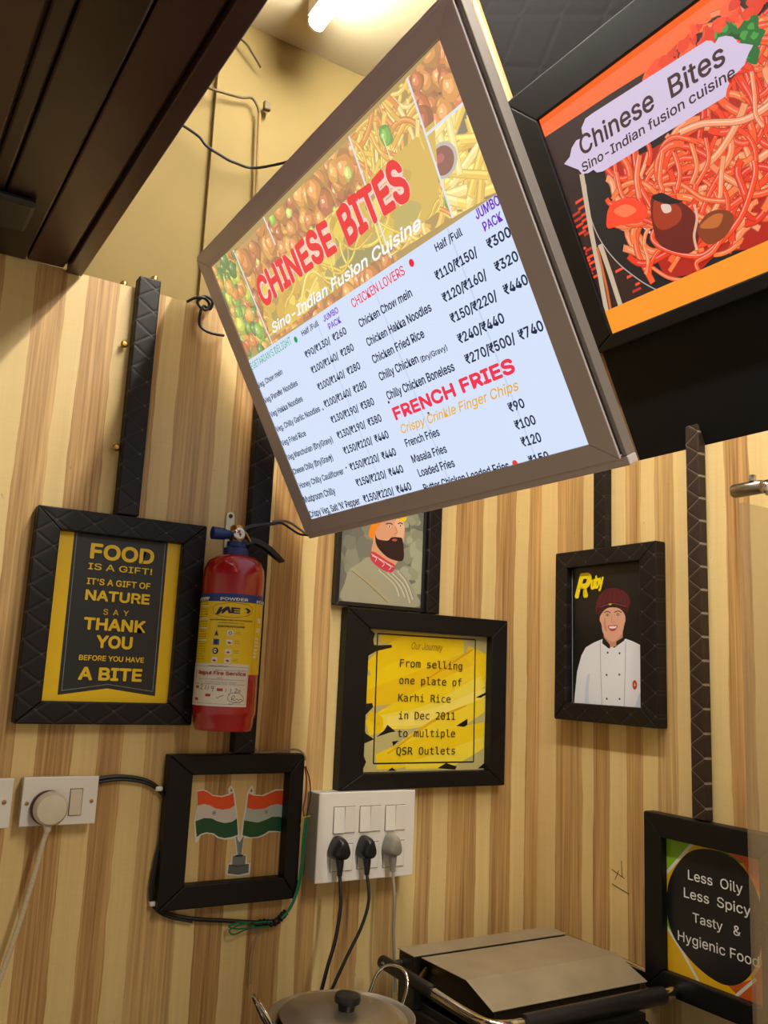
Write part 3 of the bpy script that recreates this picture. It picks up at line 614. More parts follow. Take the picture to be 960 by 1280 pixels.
# ------------------------------------------------------------------ framed pieces on the left wall
t = thing('framed_poster', 'black quilted frame with yellow and black FOOD IS A GIFT slogan poster', 'picture', (.260, 0, 1.347))
frame4(t, .291, .351, .039, .041, .036, .037, .027, MT['quilt'])
P = Print([(.039,.036),(.250,.036),(.250,.314),(.039,.314)])
P.rect(.030, .030, .260, .322, '#ffd000')
bn = [(0.0644, 0.3204), (0.2265, 0.3246), (0.2271, 0.0474), (0.1445, 0.0582), (0.0652, 0.0455)]
P.poly(bn, '#1f2022'); st = [(0.0688, 0.3191), (0.0713, 0.0526), (0.1446, 0.065), (0.2225, 0.0553), (0.2216, 0.3221)]
for i in range(4):
    a, b = st[i], st[i+1]; n_ = int(math.hypot(b[0]-a[0], b[1]-a[1])/.0022)
    for k in range(n_): P.line([tuple(a[j]+(b[j]-a[j])*(k+q)/n_ for j in (0, 1)) for q in (.1, .7)], .0009, '#b9b9b0')
po = P.build('poster', t, -.011, MT['ink'])
for s, b, off in (('FOOD', (0.0934, 0.273, 0.1102, 0.0267), .045), ('IS A GIFT!', (0.0926, 0.2547, 0.1097, 0.0109), .02), ("IT'S A GIFT OF", (0.0927, 0.2294, 0.1087, 0.0109), .03), ('NATURE', (0.0925, 0.2027, 0.1099, 0.018), .045),
    ('S  A  Y', (0.1252, 0.1805, 0.0431, 0.0095), .01), ('THANK', (0.0947, 0.1537, 0.1046, 0.0208), .045), ('YOU', (0.1182, 0.1244, 0.0613, 0.0215), .045), ('BEFORE YOU HAVE', (0.0928, 0.1031, 0.109, 0.0088), .03), ('A BITE', (0.0944, 0.0708, 0.1066, 0.0218), .045)):
    lettering(po, s, b, ink('#fbd018'), 'sans', off, 0, -.0125)

t = thing('framed_poster', 'square black frame with ragged yellow story poster in typewriter print', 'picture', (.850, 0, 1.229))
frame4(t, .400, .346, .052, .042, .031, .038, .028, MT['black'])
P = Print([(.052,.031),(.358,.031),(.358,.308),(.052,.308)])
P.rect(.04, .02, .37, .32, '#15120e')
P.poly(cat([(0.0868, 0.3124), (0.3671, 0.3143), (0.3727, 0.0316), (0.0668, 0.0269), (0.0588, 0.0334), (0.0681, 0.0502), (0.0541, 0.0716), (0.0525, 0.0822), (0.0837, 0.0929), (0.0651, 0.1036), (0.0561, 0.1272), (0.0604, 0.1423), (0.0777, 0.1578), (0.0542, 0.1617), (0.0519, 0.249), (0.1059, 0.2739), (0.0739, 0.2767), (0.0754, 0.2991)], 2, True), '#c4b878')
ry = random.Random(6); ywr = [(.06,.035),(.356,.035),(.356,.305),(.06,.305)]
for pth, c, w_ in (([(0.089, 0.291), (0.2037, 0.3046), (0.2268, 0.2989)], '#e8c400', .03), ([(0.0635, 0.2275), (0.1601, 0.2768), (0.2974, 0.2887)], '#f6cf06', .05), ([(0.0577, 0.1922), (0.1895, 0.2416), (0.2982, 0.2651)], '#fad50a', .055),
    ([(0.0614, 0.1705), (0.1747, 0.2002), (0.3342, 0.2668)], '#f4c80c', .05), ([(0.0671, 0.1144), (0.1765, 0.1597), (0.3593, 0.244)], '#f9d714', .05), ([(0.0923, 0.1275), (0.2106, 0.1423), (0.36, 0.2201)], '#fbe24a', .04), ([(0.1133, 0.1278), (0.2331, 0.1426), (0.3578, 0.1915)], '#ffe86a', .03),
    ([(0.1274, 0.0581), (0.2233, 0.1064), (0.3615, 0.1679)], '#fbdc30', .045), ([(0.0912, 0.0499), (0.197, 0.0707), (0.363, 0.1162)], '#f8d41a', .05), ([(0.1604, 0.0359), (0.2593, 0.0523), (0.3685, 0.0929)], '#fae03c', .035), ([(0.1165, 0.0647), (0.2223, 0.1289), (0.3076, 0.1622)], '#e9b40a', .006),
    ([(0.3038, 0.2748), (0.353, 0.2485), (0.3651, 0.2107)], '#f8d000', .04), ([(0.2075, 0.2149), (0.3216, 0.2805)], '#e2ab08', .005), ([(0.0683, 0.1403), (0.0923, 0.1275), (0.0882, 0.1058)], '#f4c806', .022)):
    P.line(cat(pth, 5), lambda q, w_=w_: w_*(.55+.45*math.sin(PI*min(1, max(.05, q)))), c, reg=ywr)
for sh in ([(0.0519, 0.249), (0.0798, 0.2645), (0.1167, 0.2736), (0.1153, 0.2789), (0.0855, 0.2764), (0.0733, 0.2678), (0.054, 0.2579)], [(0.0533, 0.1595), (0.0758, 0.163), (0.0783, 0.1552), (0.0631, 0.1402), (0.0529, 0.1401)], [(0.1063, 0.1103), (0.1136, 0.1212), (0.1329, 0.1082), (0.1197, 0.106), (0.0887, 0.0972)], [(0.1259, 0.0885), (0.1417, 0.0907), (0.129, 0.0798)],
    [(0.2827, 0.1203), (0.3115, 0.1353), (0.3119, 0.1228), (0.3032, 0.1182)], [(0.3309, 0.179), (0.3656, 0.1941), (0.3658, 0.1893), (0.346, 0.1794)], [(0.2385, 0.0356), (0.2596, 0.0456), (0.2874, 0.0384), (0.283, 0.0317)], [(0.3415, 0.033), (0.3697, 0.0511), (0.3715, 0.0325)], [(0.0537, 0.0801), (0.0653, 0.0545), (0.0553, 0.0334), (0.05, 0.0546)], [(0.1181, 0.0323), (0.1283, 0.0386), (0.1393, 0.032)]): P.poly(sh, '#15120e')
P.frame([(0.0812, 0.2995), (0.327, 0.3013), (0.3304, 0.0469), (0.0847, 0.0466)], .0030, '#17140c')
po = P.build('poster', t, -.009, MT['ink'])
lettering(po, 'Our Journey', (0.1631, 0.273, 0.079, 0.0137), ink('#9a7410'), 'sans', -.012, .35, -.0105)
for s, b in (('From selling', (0.1364, 0.2362, 0.1568, 0.0152)), ('one plate of', (0.1364, 0.2021, 0.1556, 0.0152)), ('Karhi Rice', (0.1354, 0.1674, 0.1299, 0.015)), ('in Dec 2011', (0.1387, 0.1326, 0.1395, 0.015)), ('to multiple', (0.1377, 0.0976, 0.1418, 0.0149)), ('QSR Outlets', (0.1361, 0.063, 0.1446, 0.0148))):
    lettering(po, s, b, ink('#332a10'), 'mono', .006, 0, -.0105)

t = thing('framed_portrait', 'thin black frame with portrait of bearded man in orange turban, behind menu board', 'picture', (.826, 0, 1.5785))
frame4(t, .210, .290, .008, .006, .008, .008, .018, MT['blackpl'], bev=.001)
P = Print([(.008,.008),(.204,.008),(.204,.282),(.008,.282)])
P.rect(.0, .0, .21, .29, '#6f7066'); rg = random.Random(2)
P.poly([(.0,.0),(.006,.0),(.006,.3),(.0,.3)], '#e6e2cc')
for i in range(90): P.blob(rg.uniform(.0, .21), rg.uniform(.06, .28), rg.uniform(.008, .022), rg.choice(['#77786c', '#82836f', '#6a6b62', '#8b8c78', '#7d7e70']), rg)
for i in range(30): P.blob(rg.uniform(.15, .205), rg.uniform(.05, .2), rg.uniform(.006, .018), rg.choice(['#9a9c82', '#a8aa90', '#8f917a']), rg)
P.poly(cat([(0.0737, 0.1016), (0.051, 0.0856), (0.0311, 0.0714), (0.0224, 0.0446), (0.0194, 0.0088), (0.124, 0.0057), (0.2007, 0.0115), (0.1929, 0.0365), (0.1704, 0.0649), (0.1463, 0.0826), (0.1311, 0.0812), (0.0929, 0.0898)], 4, True), '#a4a189')
P.poly(cat([(0.0833, 0.1696), (0.0829, 0.1371), (0.0802, 0.1092), (0.0977, 0.0995), (0.1306, 0.0913), (0.1439, 0.0996), (0.1566, 0.1456), (0.1561, 0.1787), (0.1362, 0.1999), (0.0983, 0.1926)], 4, True), '#dba07c')
P.poly(cat([(0.1319, 0.1757), (0.1409, 0.1603), (0.1376, 0.149), (0.1532, 0.1476), (0.1561, 0.1787), (0.1422, 0.1912)], 4, True), '#e8b694')
P.poly(cat([(0.0881, 0.1796), (0.0769, 0.1688), (0.0716, 0.1497), (0.0753, 0.1408), (0.0847, 0.1429), (0.0891, 0.161), (0.1097, 0.1814), (0.134, 0.1892), (0.158, 0.1865), (0.1604, 0.2078), (0.1538, 0.2405), (0.1224, 0.2551), (0.0851, 0.2378), (0.0718, 0.2054)], 4, True), '#f08a1c')
for a in ([(0.0797, 0.1878), (0.1134, 0.2158), (0.1547, 0.2214)], [(0.0786, 0.1783), (0.1142, 0.1994), (0.1584, 0.2028)], [(0.0816, 0.2021), (0.1073, 0.2291), (0.1454, 0.2393)]): P.line(cat(a, 5), .0025, '#c8620e')
P.poly(cat([(0.1453, 0.1844), (0.1591, 0.1862), (0.1608, 0.1983), (0.1476, 0.1942)], 3, True), '#f6d21c')
P.poly(cat([(0.0876, 0.1492), (0.0934, 0.1406), (0.1172, 0.1401), (0.1267, 0.1478), (0.1453, 0.1499), (0.1532, 0.1461), (0.1585, 0.1175), (0.1563, 0.1042), (0.1466, 0.1004), (0.1218, 0.1043), (0.1011, 0.117), (0.0897, 0.1309)], 4, True), '#2b1518')
P.poly(cat([(0.1269, 0.1431), (0.1345, 0.1459), (0.1412, 0.1438), (0.1336, 0.1401)], 3, True), '#b04a48')
for a in ([(0.1112, 0.1731), (0.1187, 0.1764), (0.1275, 0.1751)], [(0.1406, 0.1777), (0.146, 0.1803), (0.1528, 0.1792)]): P.line(cat(a, 4), .0022, '#2a1a18')
for x, z in [(0.1201, 0.1695), (0.1469, 0.1742)]: P.disc(x, z, .0042, '#f0e6dc', .002); P.disc(x, z, .0018, '#1d1412')
P.line(cat([(0.1343, 0.1722), (0.1393, 0.1601), (0.1339, 0.1561)], 4), .0015, '#b87c5c')
P.poly(cat([(0.0789, 0.1127), (0.0918, 0.1113), (0.1193, 0.0985), (0.136, 0.0918), (0.134, 0.0777), (0.1205, 0.0755), (0.0959, 0.0842), (0.0792, 0.0976)], 3, True), '#c83a50')
for a in ([(0.0825, 0.1048), (0.0923, 0.1013), (0.09, 0.0941)], [(0.0988, 0.0996), (0.1116, 0.0917), (0.1065, 0.0852)], [(0.117, 0.0922), (0.1281, 0.0864), (0.123, 0.0804)], [(0.0802, 0.1083), (0.1196, 0.0925), (0.1335, 0.087)]): P.line(cat(a, 4), .0014, '#f0d8cc')
for a in ([(0.0999, 0.0781), (0.1379, 0.0527), (0.1511, 0.0284)], [(0.1206, 0.0741), (0.1488, 0.0536), (0.1655, 0.0273)], [(0.1448, 0.0797), (0.1679, 0.0577), (0.1845, 0.0242)], [(0.1314, 0.0752), (0.161, 0.0524), (0.1782, 0.0167)]):
    P.line(cat(a, 5), .0045, '#c9c6b0'); P.line([(x+.003, z) for x, z in cat(a, 5)], .0014, '#76745f')
P.line(cat([(0.0335, 0.0744), (0.0791, 0.0497), (0.13, 0.0153)], 6), .0040, '#b3a67c'); P.line(cat([(0.0363, 0.0701), (0.0783, 0.0451), (0.1237, 0.0134)], 6), .0014, '#6f6548')
P.line(cat([(0.1637, 0.1369), (0.1743, 0.1619), (0.1704, 0.1852)], 5), .0010, '#a8a48c')
P.build('portrait', t, -.012, MT['ink'])

t = thing('open_frame', 'black leatherette frame around bare striped wall with a flags sticker', 'frame', (.518, 0, 1.044))
frame4(t, .258, .253, .044, .029, .038, .034, .026, MT['black'])
f_ = thing('flag_sticker', 'die-cut sticker of two crossed saffron, white and green flags on the wall', 'sticker', (.518, 0, 1.044))
P = Print(eps=2e-5)
oL = [(0.0611, 0.1903), (0.0741, 0.1918), (0.0837, 0.1875), (0.092, 0.1816), (0.1094, 0.1792), (0.1224, 0.1826), (0.1203, 0.1906), (0.125, 0.1974), (0.1312, 0.1903), (0.1344, 0.1807), (0.1499, 0.1045), (0.1539, 0.1483), (0.1573, 0.1832), (0.1613, 0.191), (0.1664, 0.1951), (0.1703, 0.1908), (0.1711, 0.1802), (0.1876, 0.1784), (0.2018, 0.1835), (0.2136, 0.188), (0.2315, 0.1875), (0.233, 0.1777), (0.2374, 0.1573), (0.2402, 0.1383), (0.2377, 0.1107), (0.2198, 0.1122), (0.2059, 0.1123), (0.1975, 0.1076), (0.1841, 0.1039), (0.1626, 0.1044), (0.1573, 0.1041), (0.1559, 0.0776), (0.1648, 0.0755), (0.1665, 0.0629), (0.1738, 0.0605), (0.173, 0.0422), (0.1517, 0.0404), (0.1282, 0.0449), (0.1295, 0.0623), (0.1356, 0.0643), (0.136, 0.0773), (0.1452, 0.0789), (0.1386, 0.1051), (0.1207, 0.1042), (0.1073, 0.1077), (0.0986, 0.114), (0.0855, 0.1166), (0.0756, 0.114), (0.0699, 0.1021), (0.0659, 0.103), (0.0609, 0.1383), (0.0646, 0.1649)]
P.poly(oL, '#e8e4d8')
P.poly([(0.0626, 0.1881), (0.0743, 0.1896), (0.0838, 0.1856), (0.0922, 0.1798), (0.1096, 0.1773), (0.1233, 0.1801), (0.1303, 0.1846), (0.1352, 0.1623), (0.1268, 0.1573), (0.1131, 0.1556), (0.0991, 0.1583), (0.0884, 0.164), (0.078, 0.1666), (0.0653, 0.1648)], '#f0521a')
P.poly([(0.0653, 0.1648), (0.078, 0.1666), (0.0884, 0.164), (0.0991, 0.1583), (0.1131, 0.1556), (0.1268, 0.1573), (0.1352, 0.1623), (0.1412, 0.1394), (0.1322, 0.1342), (0.1184, 0.1326), (0.1043, 0.1363), (0.0936, 0.1415), (0.0799, 0.143), (0.0635, 0.1382)], '#d9cfc8')
P.poly([(0.0635, 0.1382), (0.0799, 0.143), (0.0936, 0.1415), (0.1043, 0.1363), (0.1184, 0.1326), (0.1322, 0.1342), (0.1412, 0.1394), (0.1451, 0.1116), (0.1342, 0.1084), (0.1204, 0.107), (0.1082, 0.1101), (0.0991, 0.1162), (0.0853, 0.1187), (0.0754, 0.1165), (0.0682, 0.1114)], '#0d5433')
P.poly([(0.1602, 0.1824), (0.1713, 0.1776), (0.1895, 0.1764), (0.2038, 0.1815), (0.2146, 0.1854), (0.2295, 0.1853), (0.2344, 0.1581), (0.22, 0.1612), (0.2054, 0.1598), (0.1948, 0.1547), (0.1732, 0.1533), (0.1585, 0.1577)], '#f0521a')
P.poly([(0.1585, 0.1577), (0.1732, 0.1533), (0.1948, 0.1547), (0.2054, 0.1598), (0.22, 0.1612), (0.2348, 0.1574), (0.2382, 0.1345), (0.2253, 0.139), (0.2105, 0.1396), (0.1998, 0.1353), (0.1821, 0.1306), (0.1552, 0.1356)], '#b9c4ba')
P.poly([(0.1552, 0.1356), (0.1821, 0.1306), (0.1998, 0.1353), (0.2105, 0.1396), (0.2253, 0.139), (0.2383, 0.1336), (0.2354, 0.1111), (0.2197, 0.1141), (0.205, 0.1149), (0.1962, 0.1099), (0.1839, 0.1058), (0.1696, 0.1056), (0.154, 0.1105)], '#0d5433')
P.poly([(0.1411, 0.1096), (0.149, 0.0983), (0.1569, 0.1097), (0.1543, 0.0746), (0.148, 0.075)], '#7c8080'); P.line([(0.1435, 0.1095), (0.15, 0.0764)], .0012, '#a4a8a8')
P.poly([(0.1381, 0.0765), (0.1631, 0.075), (0.1632, 0.0594), (0.1379, 0.0611)], '#747a7a'); P.disc(*[(0.1504, 0.0755)][0], .0085, '#2c2e2e', .002)
P.poly([(0.1317, 0.0615), (0.1703, 0.0601), (0.1707, 0.0455), (0.1515, 0.0432), (0.1308, 0.0468)], '#5c6262'); P.line([(0.1317, 0.0609), (0.1504, 0.0571), (0.1703, 0.0595)], .0014, '#2c2e2e')
for x, z in [(0.097, 0.1506), (0.1978, 0.1482)]:
    P.disc(x, z, .0037, '#5a5a58'); P.disc(x, z, .0029, '#d0ccc4'); P.disc(x, z, .0015, '#1a1a24')
for a in ([(0.1245, 0.1866), (0.1254, 0.1926), (0.1294, 0.1862)], [(0.1629, 0.1843), (0.166, 0.1912), (0.1679, 0.1848)]): P.poly(a, '#6d6a2c')
P.build('sticker_face', f_, -.0010, MT['ink'])
MB().prism(oL, -.0009, -.0002).build('sticker_backing', MT['white'], f_)

# ------------------------------------------------------------------ framed pieces on the right wall
t = thing('framed_portrait', 'dark leatherette frame with smiling chef in white jacket and maroon cap', 'picture', (XB, -.080, 1.371), RB)
frame4(t, .284, .357, .034, .043, .036, .035, .028, MT['quilt'])
P = Print([(.034,.036),(.241,.036),(.241,.322),(.034,.322)])
P.rect(.02, .02, .26, .34, '#161618')
P.line([(0.0373, 0.3179), (0.0408, 0.0346)], .0012, '#b9b2a4')
P.poly([(0.1289, 0.1694), (0.1021, 0.1615), (0.0792, 0.1519), (0.0665, 0.135), (0.0538, 0.1015), (0.0421, 0.0114), (0.2471, 0.0238), (0.2486, 0.1524), (0.2354, 0.1538), (0.2103, 0.1635), (0.1906, 0.1688), (0.1601, 0.1506)], '#e6e7ef')
P.poly(cat([(0.0914, 0.0984), (0.0872, 0.0637), (0.089, 0.0142), (0.0754, 0.0134), (0.0806, 0.0827)], 3, True), '#c9d4ea'); P.poly(cat([(0.2239, 0.0582), (0.2139, 0.0218), (0.2471, 0.0238), (0.2479, 0.0877)], 3, True), '#c6d2ee')
P.line(cat([(0.1209, 0.1649), (0.1225, 0.1029), (0.1267, 0.024)], 4), .0012, '#7d8494'); P.line(cat([(0.191, 0.1636), (0.1891, 0.1043), (0.1857, 0.0274)], 4), .0012, '#7d8494')
P.poly([(0.131, 0.1871), (0.131, 0.1679), (0.1477, 0.1518), (0.1642, 0.154), (0.183, 0.1704), (0.1836, 0.1862)], '#c98e74')
P.poly([(0.1278, 0.171), (0.131, 0.1725), (0.1482, 0.1571), (0.1487, 0.1495), (0.1435, 0.1499), (0.1267, 0.1602)], '#1c1c1c'); P.poly([(0.1866, 0.173), (0.183, 0.1712), (0.1658, 0.1638), (0.1652, 0.1555), (0.1703, 0.1563), (0.187, 0.1651)], '#1c1c1c')
P.poly(cat([(0.1203, 0.23), (0.1182, 0.2145), (0.1246, 0.1965), (0.1289, 0.2103), (0.1833, 0.2087), (0.1887, 0.1973), (0.1938, 0.2122), (0.1909, 0.2274)], 4, True), '#1d1210')
P.poly(cat([(0.1236, 0.2201), (0.1193, 0.2086), (0.1246, 0.1988), (0.1278, 0.1833), (0.1383, 0.1709), (0.155, 0.1631), (0.1714, 0.1698), (0.1826, 0.1824), (0.1877, 0.1981), (0.1908, 0.2067), (0.1869, 0.22), (0.1707, 0.2312), (0.1421, 0.2323)], 4, True), '#dba58c')
P.poly(cat([(0.1342, 0.214), (0.1368, 0.1985), (0.1394, 0.1831), (0.1315, 0.1948)], 3, True), '#c8876e')
P.poly(cat([(0.1085, 0.2226), (0.1096, 0.2422), (0.1182, 0.2594), (0.1353, 0.2703), (0.1553, 0.273), (0.1811, 0.2677), (0.1961, 0.2574), (0.204, 0.2426), (0.2, 0.2345), (0.1949, 0.2216), (0.1808, 0.2296), (0.1552, 0.2364), (0.1289, 0.2316), (0.1171, 0.2204)], 4, True), '#5a1c26')
for a in ([(0.1246, 0.2415), (0.1289, 0.2569), (0.1422, 0.2679)], [(0.1395, 0.2448), (0.1422, 0.2582), (0.1501, 0.2706)], [(0.1542, 0.2449), (0.1553, 0.2595), (0.1579, 0.2709)], [(0.1697, 0.2434), (0.1698, 0.2587), (0.1657, 0.2705)], [(0.1834, 0.2405), (0.1835, 0.2542), (0.176, 0.268)], [(0.1935, 0.2386), (0.1936, 0.248), (0.1871, 0.2616)]): P.line(cat(a, 4), .0013, '#3c1018')
P.poly(cat([(0.1139, 0.2193), (0.1246, 0.2306), (0.1552, 0.2364), (0.1849, 0.2295), (0.1949, 0.2216), (0.193, 0.2348), (0.1552, 0.2441), (0.1236, 0.2384), (0.1107, 0.2264)], 3, True), '#3a0e16')
P.line(cat([(0.1209, 0.2347), (0.1552, 0.241), (0.1935, 0.2329)], 5), .0012, '#8a5a50'); P.disc(*[(0.149, 0.2397)][0], .0045, '#d8b24a', .0020)
for a in ([(0.1321, 0.2226), (0.1405, 0.2254), (0.15, 0.2224)], [(0.1603, 0.2224), (0.1706, 0.2251), (0.1808, 0.2217)]): P.line(cat(a, 4), .0018, '#2a1713')
for x, z in [(0.1416, 0.218), (0.1706, 0.2178)]: P.disc(x, z, .0048, '#4a2a26', .0024); P.disc(x, z, .0036, '#e8dcd4', .0013); P.disc(x, z, .0014, '#140c0a')
P.line(cat([(0.1551, 0.2153), (0.1525, 0.2058), (0.1561, 0.2019), (0.1613, 0.2044)], 4), .0012, '#b07460')
P.poly(cat([(0.1426, 0.1953), (0.1551, 0.1966), (0.1695, 0.1955), (0.1643, 0.1873), (0.155, 0.1844), (0.1467, 0.1876)], 4, True), '#b4414a'); P.poly(cat([(0.1452, 0.1941), (0.1561, 0.1946), (0.1669, 0.194), (0.1623, 0.1903), (0.1499, 0.1902)], 3, True), '#f6f0ea')
for x, z in [(0.142, 0.1412), (0.1743, 0.1401), (0.1388, 0.0961), (0.1736, 0.0977), (0.1392, 0.0485), (0.1739, 0.0498)]: P.disc(x, z, .0023, '#1c2238')
x, z = [(0.214, 0.0787)][0]; P.disc(x, z, .0060, '#c01f34', .0092); P.disc(x, z+.001, .0022, '#d8b060', .003); P.line([(x-.003, z-.002), (x+.003, z-.001)], .0008, '#f0e0d0')
po = P.build('portrait', t, -.013, MT['ink'])
lettering(po, 'R', (0.047, 0.2561, 0.0505, 0.0537), ink('#f4dc0c'), 'sans', .055, .35, -.0145)
lettering(po, 'uby', (0.0953, 0.2719, 0.04, 0.0279), ink('#f4dc0c'), 'sans', .05, .35, -.0145, rot=.12)

t = thing('framed_poster', 'dark frame with round black Less Oily Less Spicy slogan, low on right wall', 'picture', (XB, -.327, .912), RB)
frame4(t, .285, .306, .041, .041, .038, .041, .028, MT['black'])
P = Print([(.041,.038),(.244,.038),(.244,.265),(.041,.265)])
P.rect(.03, .02, .26, .28, '#e2b014')
P.poly([(0.0272, 0.257), (0.0351, 0.1994), (0.1081, 0.2741), (0.1085, 0.2901), (0.0275, 0.2769)], '#86b81c'); P.poly([(0.1085, 0.2901), (0.1039, 0.2702), (0.1438, 0.2646), (0.1965, 0.2499), (0.2536, 0.2522), (0.2558, 0.3112)], '#5d8f24')
P.poly([(0.1744, 0.261), (0.2039, 0.2514), (0.2278, 0.2147), (0.2515, 0.1968), (0.2549, 0.2875)], '#e8662c'); P.poly([(0.1681, 0.049), (0.2157, 0.0716), (0.2487, 0.1219), (0.2444, 0.009), (0.2106, 0.0261)], '#c85a1c')
P.poly([(0.0306, 0.1919), (0.0551, 0.114), (0.0379, 0.1034), (0.0257, 0.1584)], '#86b81c')
P.line([(0.0333, 0.1957), (0.1122, 0.2764)], .0055, '#dcdccc'); P.line([(0.0363, 0.1126), (0.0751, 0.0754), (0.1143, 0.0301)], .0052, '#dcdccc'); P.line([(0.1748, 0.0292), (0.2228, 0.0751)], .0052, '#dcdccc')
P.poly(cat([(0.0395, 0.1486), (0.0457, 0.1886), (0.0647, 0.2214), (0.0911, 0.2472), (0.1199, 0.2585), (0.1553, 0.2611), (0.1892, 0.2531), (0.2176, 0.2303), (0.2347, 0.193), (0.2376, 0.1475), (0.2255, 0.1014), (0.2032, 0.0679), (0.1718, 0.0498), (0.138, 0.0499), (0.0972, 0.0645), (0.0609, 0.0903), (0.0445, 0.1162)], 4, True), '#17161a')
po = P.build('poster', t, -.013, MT['ink'])
for s, b in (('Less  Oily', (0.0901, 0.2016, 0.1128, 0.0165)), ('Less  Spicy', (0.0804, 0.1698, 0.1369, 0.0165)), ('Tasty   &', (0.0988, 0.1327, 0.0983, 0.0156)), ('Hygienic Food', (0.0656, 0.0944, 0.1649, 0.0164))):
    lettering(po, s, b, ink('#efeee6'), 'sans', .008, 0, -.0145)

# ------------------------------------------------------------------ fire extinguisher
EX, EY, EZ = .592, -.070, 1.343
ex = thing('fire_extinguisher', 'red dry powder fire extinguisher with blue collar and yellow label', 'fire extinguisher', (EX, EY, EZ))
R_ = .054
MB().lathe([(.0, .004), (.040, .004), (.042, .0), (.048, .0), (.050, .006), (.0515, .022), (.0535, .026), (R_, .032), (R_, .262), (.0525, .276), (.046, .290), (.034, .299), (.020, .303), (.0, .303)], n=64).build('cylinder', MT['red'], ex)
MB().lathe([(.021, .296), (.022, .300), (.022, .314), (.017, .317), (.017, .326), (.0, .326)], n=32).build('collar', MT['blue'], ex)
MB().lathe([(.013, .322), (.013, .352), (.010, .356), (.0, .356)], n=24).build('valve_body', MT['brass'], ex)
mpx = lambda u, v, k: ((R_+.0003+k)*math.sin(u/R_), -(R_+.0003+k)*math.cos(u/R_), v)
# gauge faces the camera side
ga = MB().lathe([(.0, -.024), (.0085, -.024), (.011, -.022), (.011, -.008), (.006, -.006), (.006, .0)], (-.004, 0, .338), 'y', 28).build('pressure_gauge', MT['chrome'], ex)
P = Print(eps=3e-5); P.disc(-.004, .338, .0084, '#ece4d8'); P.poly([(-.010,.339),(-.0085,.3435),(-.004,.345),(-.004,.339)], '#c03024'); P.line([(-.004,.338),(-.0035,.333)], .0016, '#202020'); P.disc(-.004, .337, .0022, '#202020')
P.build('gauge_dial', ga, -.0243, MT['ink'])
MB().lathe([(.0, -.048), (.0115, -.048), (.0105, -.030), (.008, -.018), (.006, -.010), (.006, .0)], (0, -.004, .337), 'x', 24).build('nozzle', MT['blue'], ex)
def L3(o, pts, y): return [(p[0]-EX, y, p[2]-EZ) for p in pts]
lv = [(0.5808, -0.07, 1.6803), (0.6129, -0.07, 1.7031), (0.6422, -0.07, 1.7098), (0.6627, -0.07, 1.7138), (0.6678, -0.07, 1.71), (0.6318, -0.07, 1.7011), (0.6105, -0.07, 1.6941), (0.5974, -0.07, 1.6837), (0.5843, -0.07, 1.675)]
MB().prism([(p[0]-EX, p[2]-EZ) for p in lv], -.008, .008).build('squeeze_lever', MT['blackpl'], ex, bev=.0015)
hd = [(0.5983, -0.07, 1.6723), (0.6193, -0.07, 1.6805), (0.6368, -0.07, 1.6767), (0.658, -0.07, 1.6674), (0.6732, -0.07, 1.6558), (0.687, -0.07, 1.6439), (0.6808, -0.07, 1.6403), (0.6623, -0.07, 1.6516), (0.6457, -0.07, 1.663), (0.6263, -0.07, 1.6697), (0.6051, -0.07, 1.6629)]
MB().prism([(p[0]-EX, p[2]-EZ) for p in hd], -.008, .008).build('carry_handle', MT['blackpl'], ex, bev=.0015)
pn_ = [(0.6032, -0.07, 1.6874), (0.6137, -0.07, 1.6726)]
MB().tube([(p[0]-EX, -.010, p[2]-EZ) for p in pn_]+[(pn_[1][0]-EX+.002, .010, pn_[1][2]-EZ)], .0022).build('safety_pin', MT['brass'], ex)
E_ = lambda *a: a
lab = Print(eps=1.5e-5)
yx0, yx1 = -.085, .045
zt = [(-0.0216, 0.23)][0][1]; zb = [(-0.0205, 0.2162)][0][1]; zl = [(0.0295, 0.0949)][0][1]
lab.rect(-.105, zb, .085, zt, '#1b3a86'); lab.rect(-.105, zl, .085, zb, '#f0cd10')
lx = [(-0.0603, 0.1589), (0.0345, 0.164), (-0.0772, 0.1582), (0.0245, 0.1636)]
lab.line([(lx[0][0]-.006, zl), (lx[0][0]-.006, zb)], .0005, '#8a7410'); lab.line([(lx[3][0]+.001, zl), (lx[3][0]+.001, zb)], .0005, '#8a7410')
hx = [(-0.0544, 0.2064), (-0.0468, 0.2107), (-0.0204, 0.2147), (0.0092, 0.2127), (0.0176, 0.2078), (0.0174, 0.199), (0.0063, 0.1931), (-0.0183, 0.1889), (-0.0428, 0.1916), (-0.0526, 0.1961)]
lab.line(hx, .0010, '#b4551c', closed=True)
# the maker's emblem: slanted bars and a hooked end
for q in ([(-0.0484, 0.1935), (-0.0409, 0.2064), (-0.0358, 0.2067), (-0.0374, 0.2018), (-0.0297, 0.2072), (-0.0248, 0.2076), (-0.0199, 0.1965), (-0.0248, 0.1961), (-0.0276, 0.2016), (-0.0347, 0.1954), (-0.0378, 0.1951), (-0.0362, 0.2004), (-0.0419, 0.1935)], [(-0.0213, 0.2069), (-0.0056, 0.2062), (-0.0054, 0.2037), (-0.0165, 0.2038), (-0.0164, 0.2023), (-0.0063, 0.2021), (-0.0061, 0.2), (-0.016, 0.2), (-0.0159, 0.1985), (-0.0053, 0.1983), (-0.0056, 0.1962), (-0.0208, 0.1964)], [(0.0005, 0.2047), (0.0051, 0.207), (0.011, 0.2054), (0.015, 0.2022), (0.0105, 0.198), (0.0036, 0.1982), (0.0009, 0.1999), (0.0057, 0.2002), (0.0083, 0.2018), (0.0054, 0.2035)]): lab.poly(q, '#1c1440')
u0 = [(-0.0566, 0.1816), (0.0192, 0.1865)]
for k in range(6): pass
for y_ in (215, 300, 430, 600): 
    q = [(-0.0901, 0.1616), (-0.0635, 0.1625)]
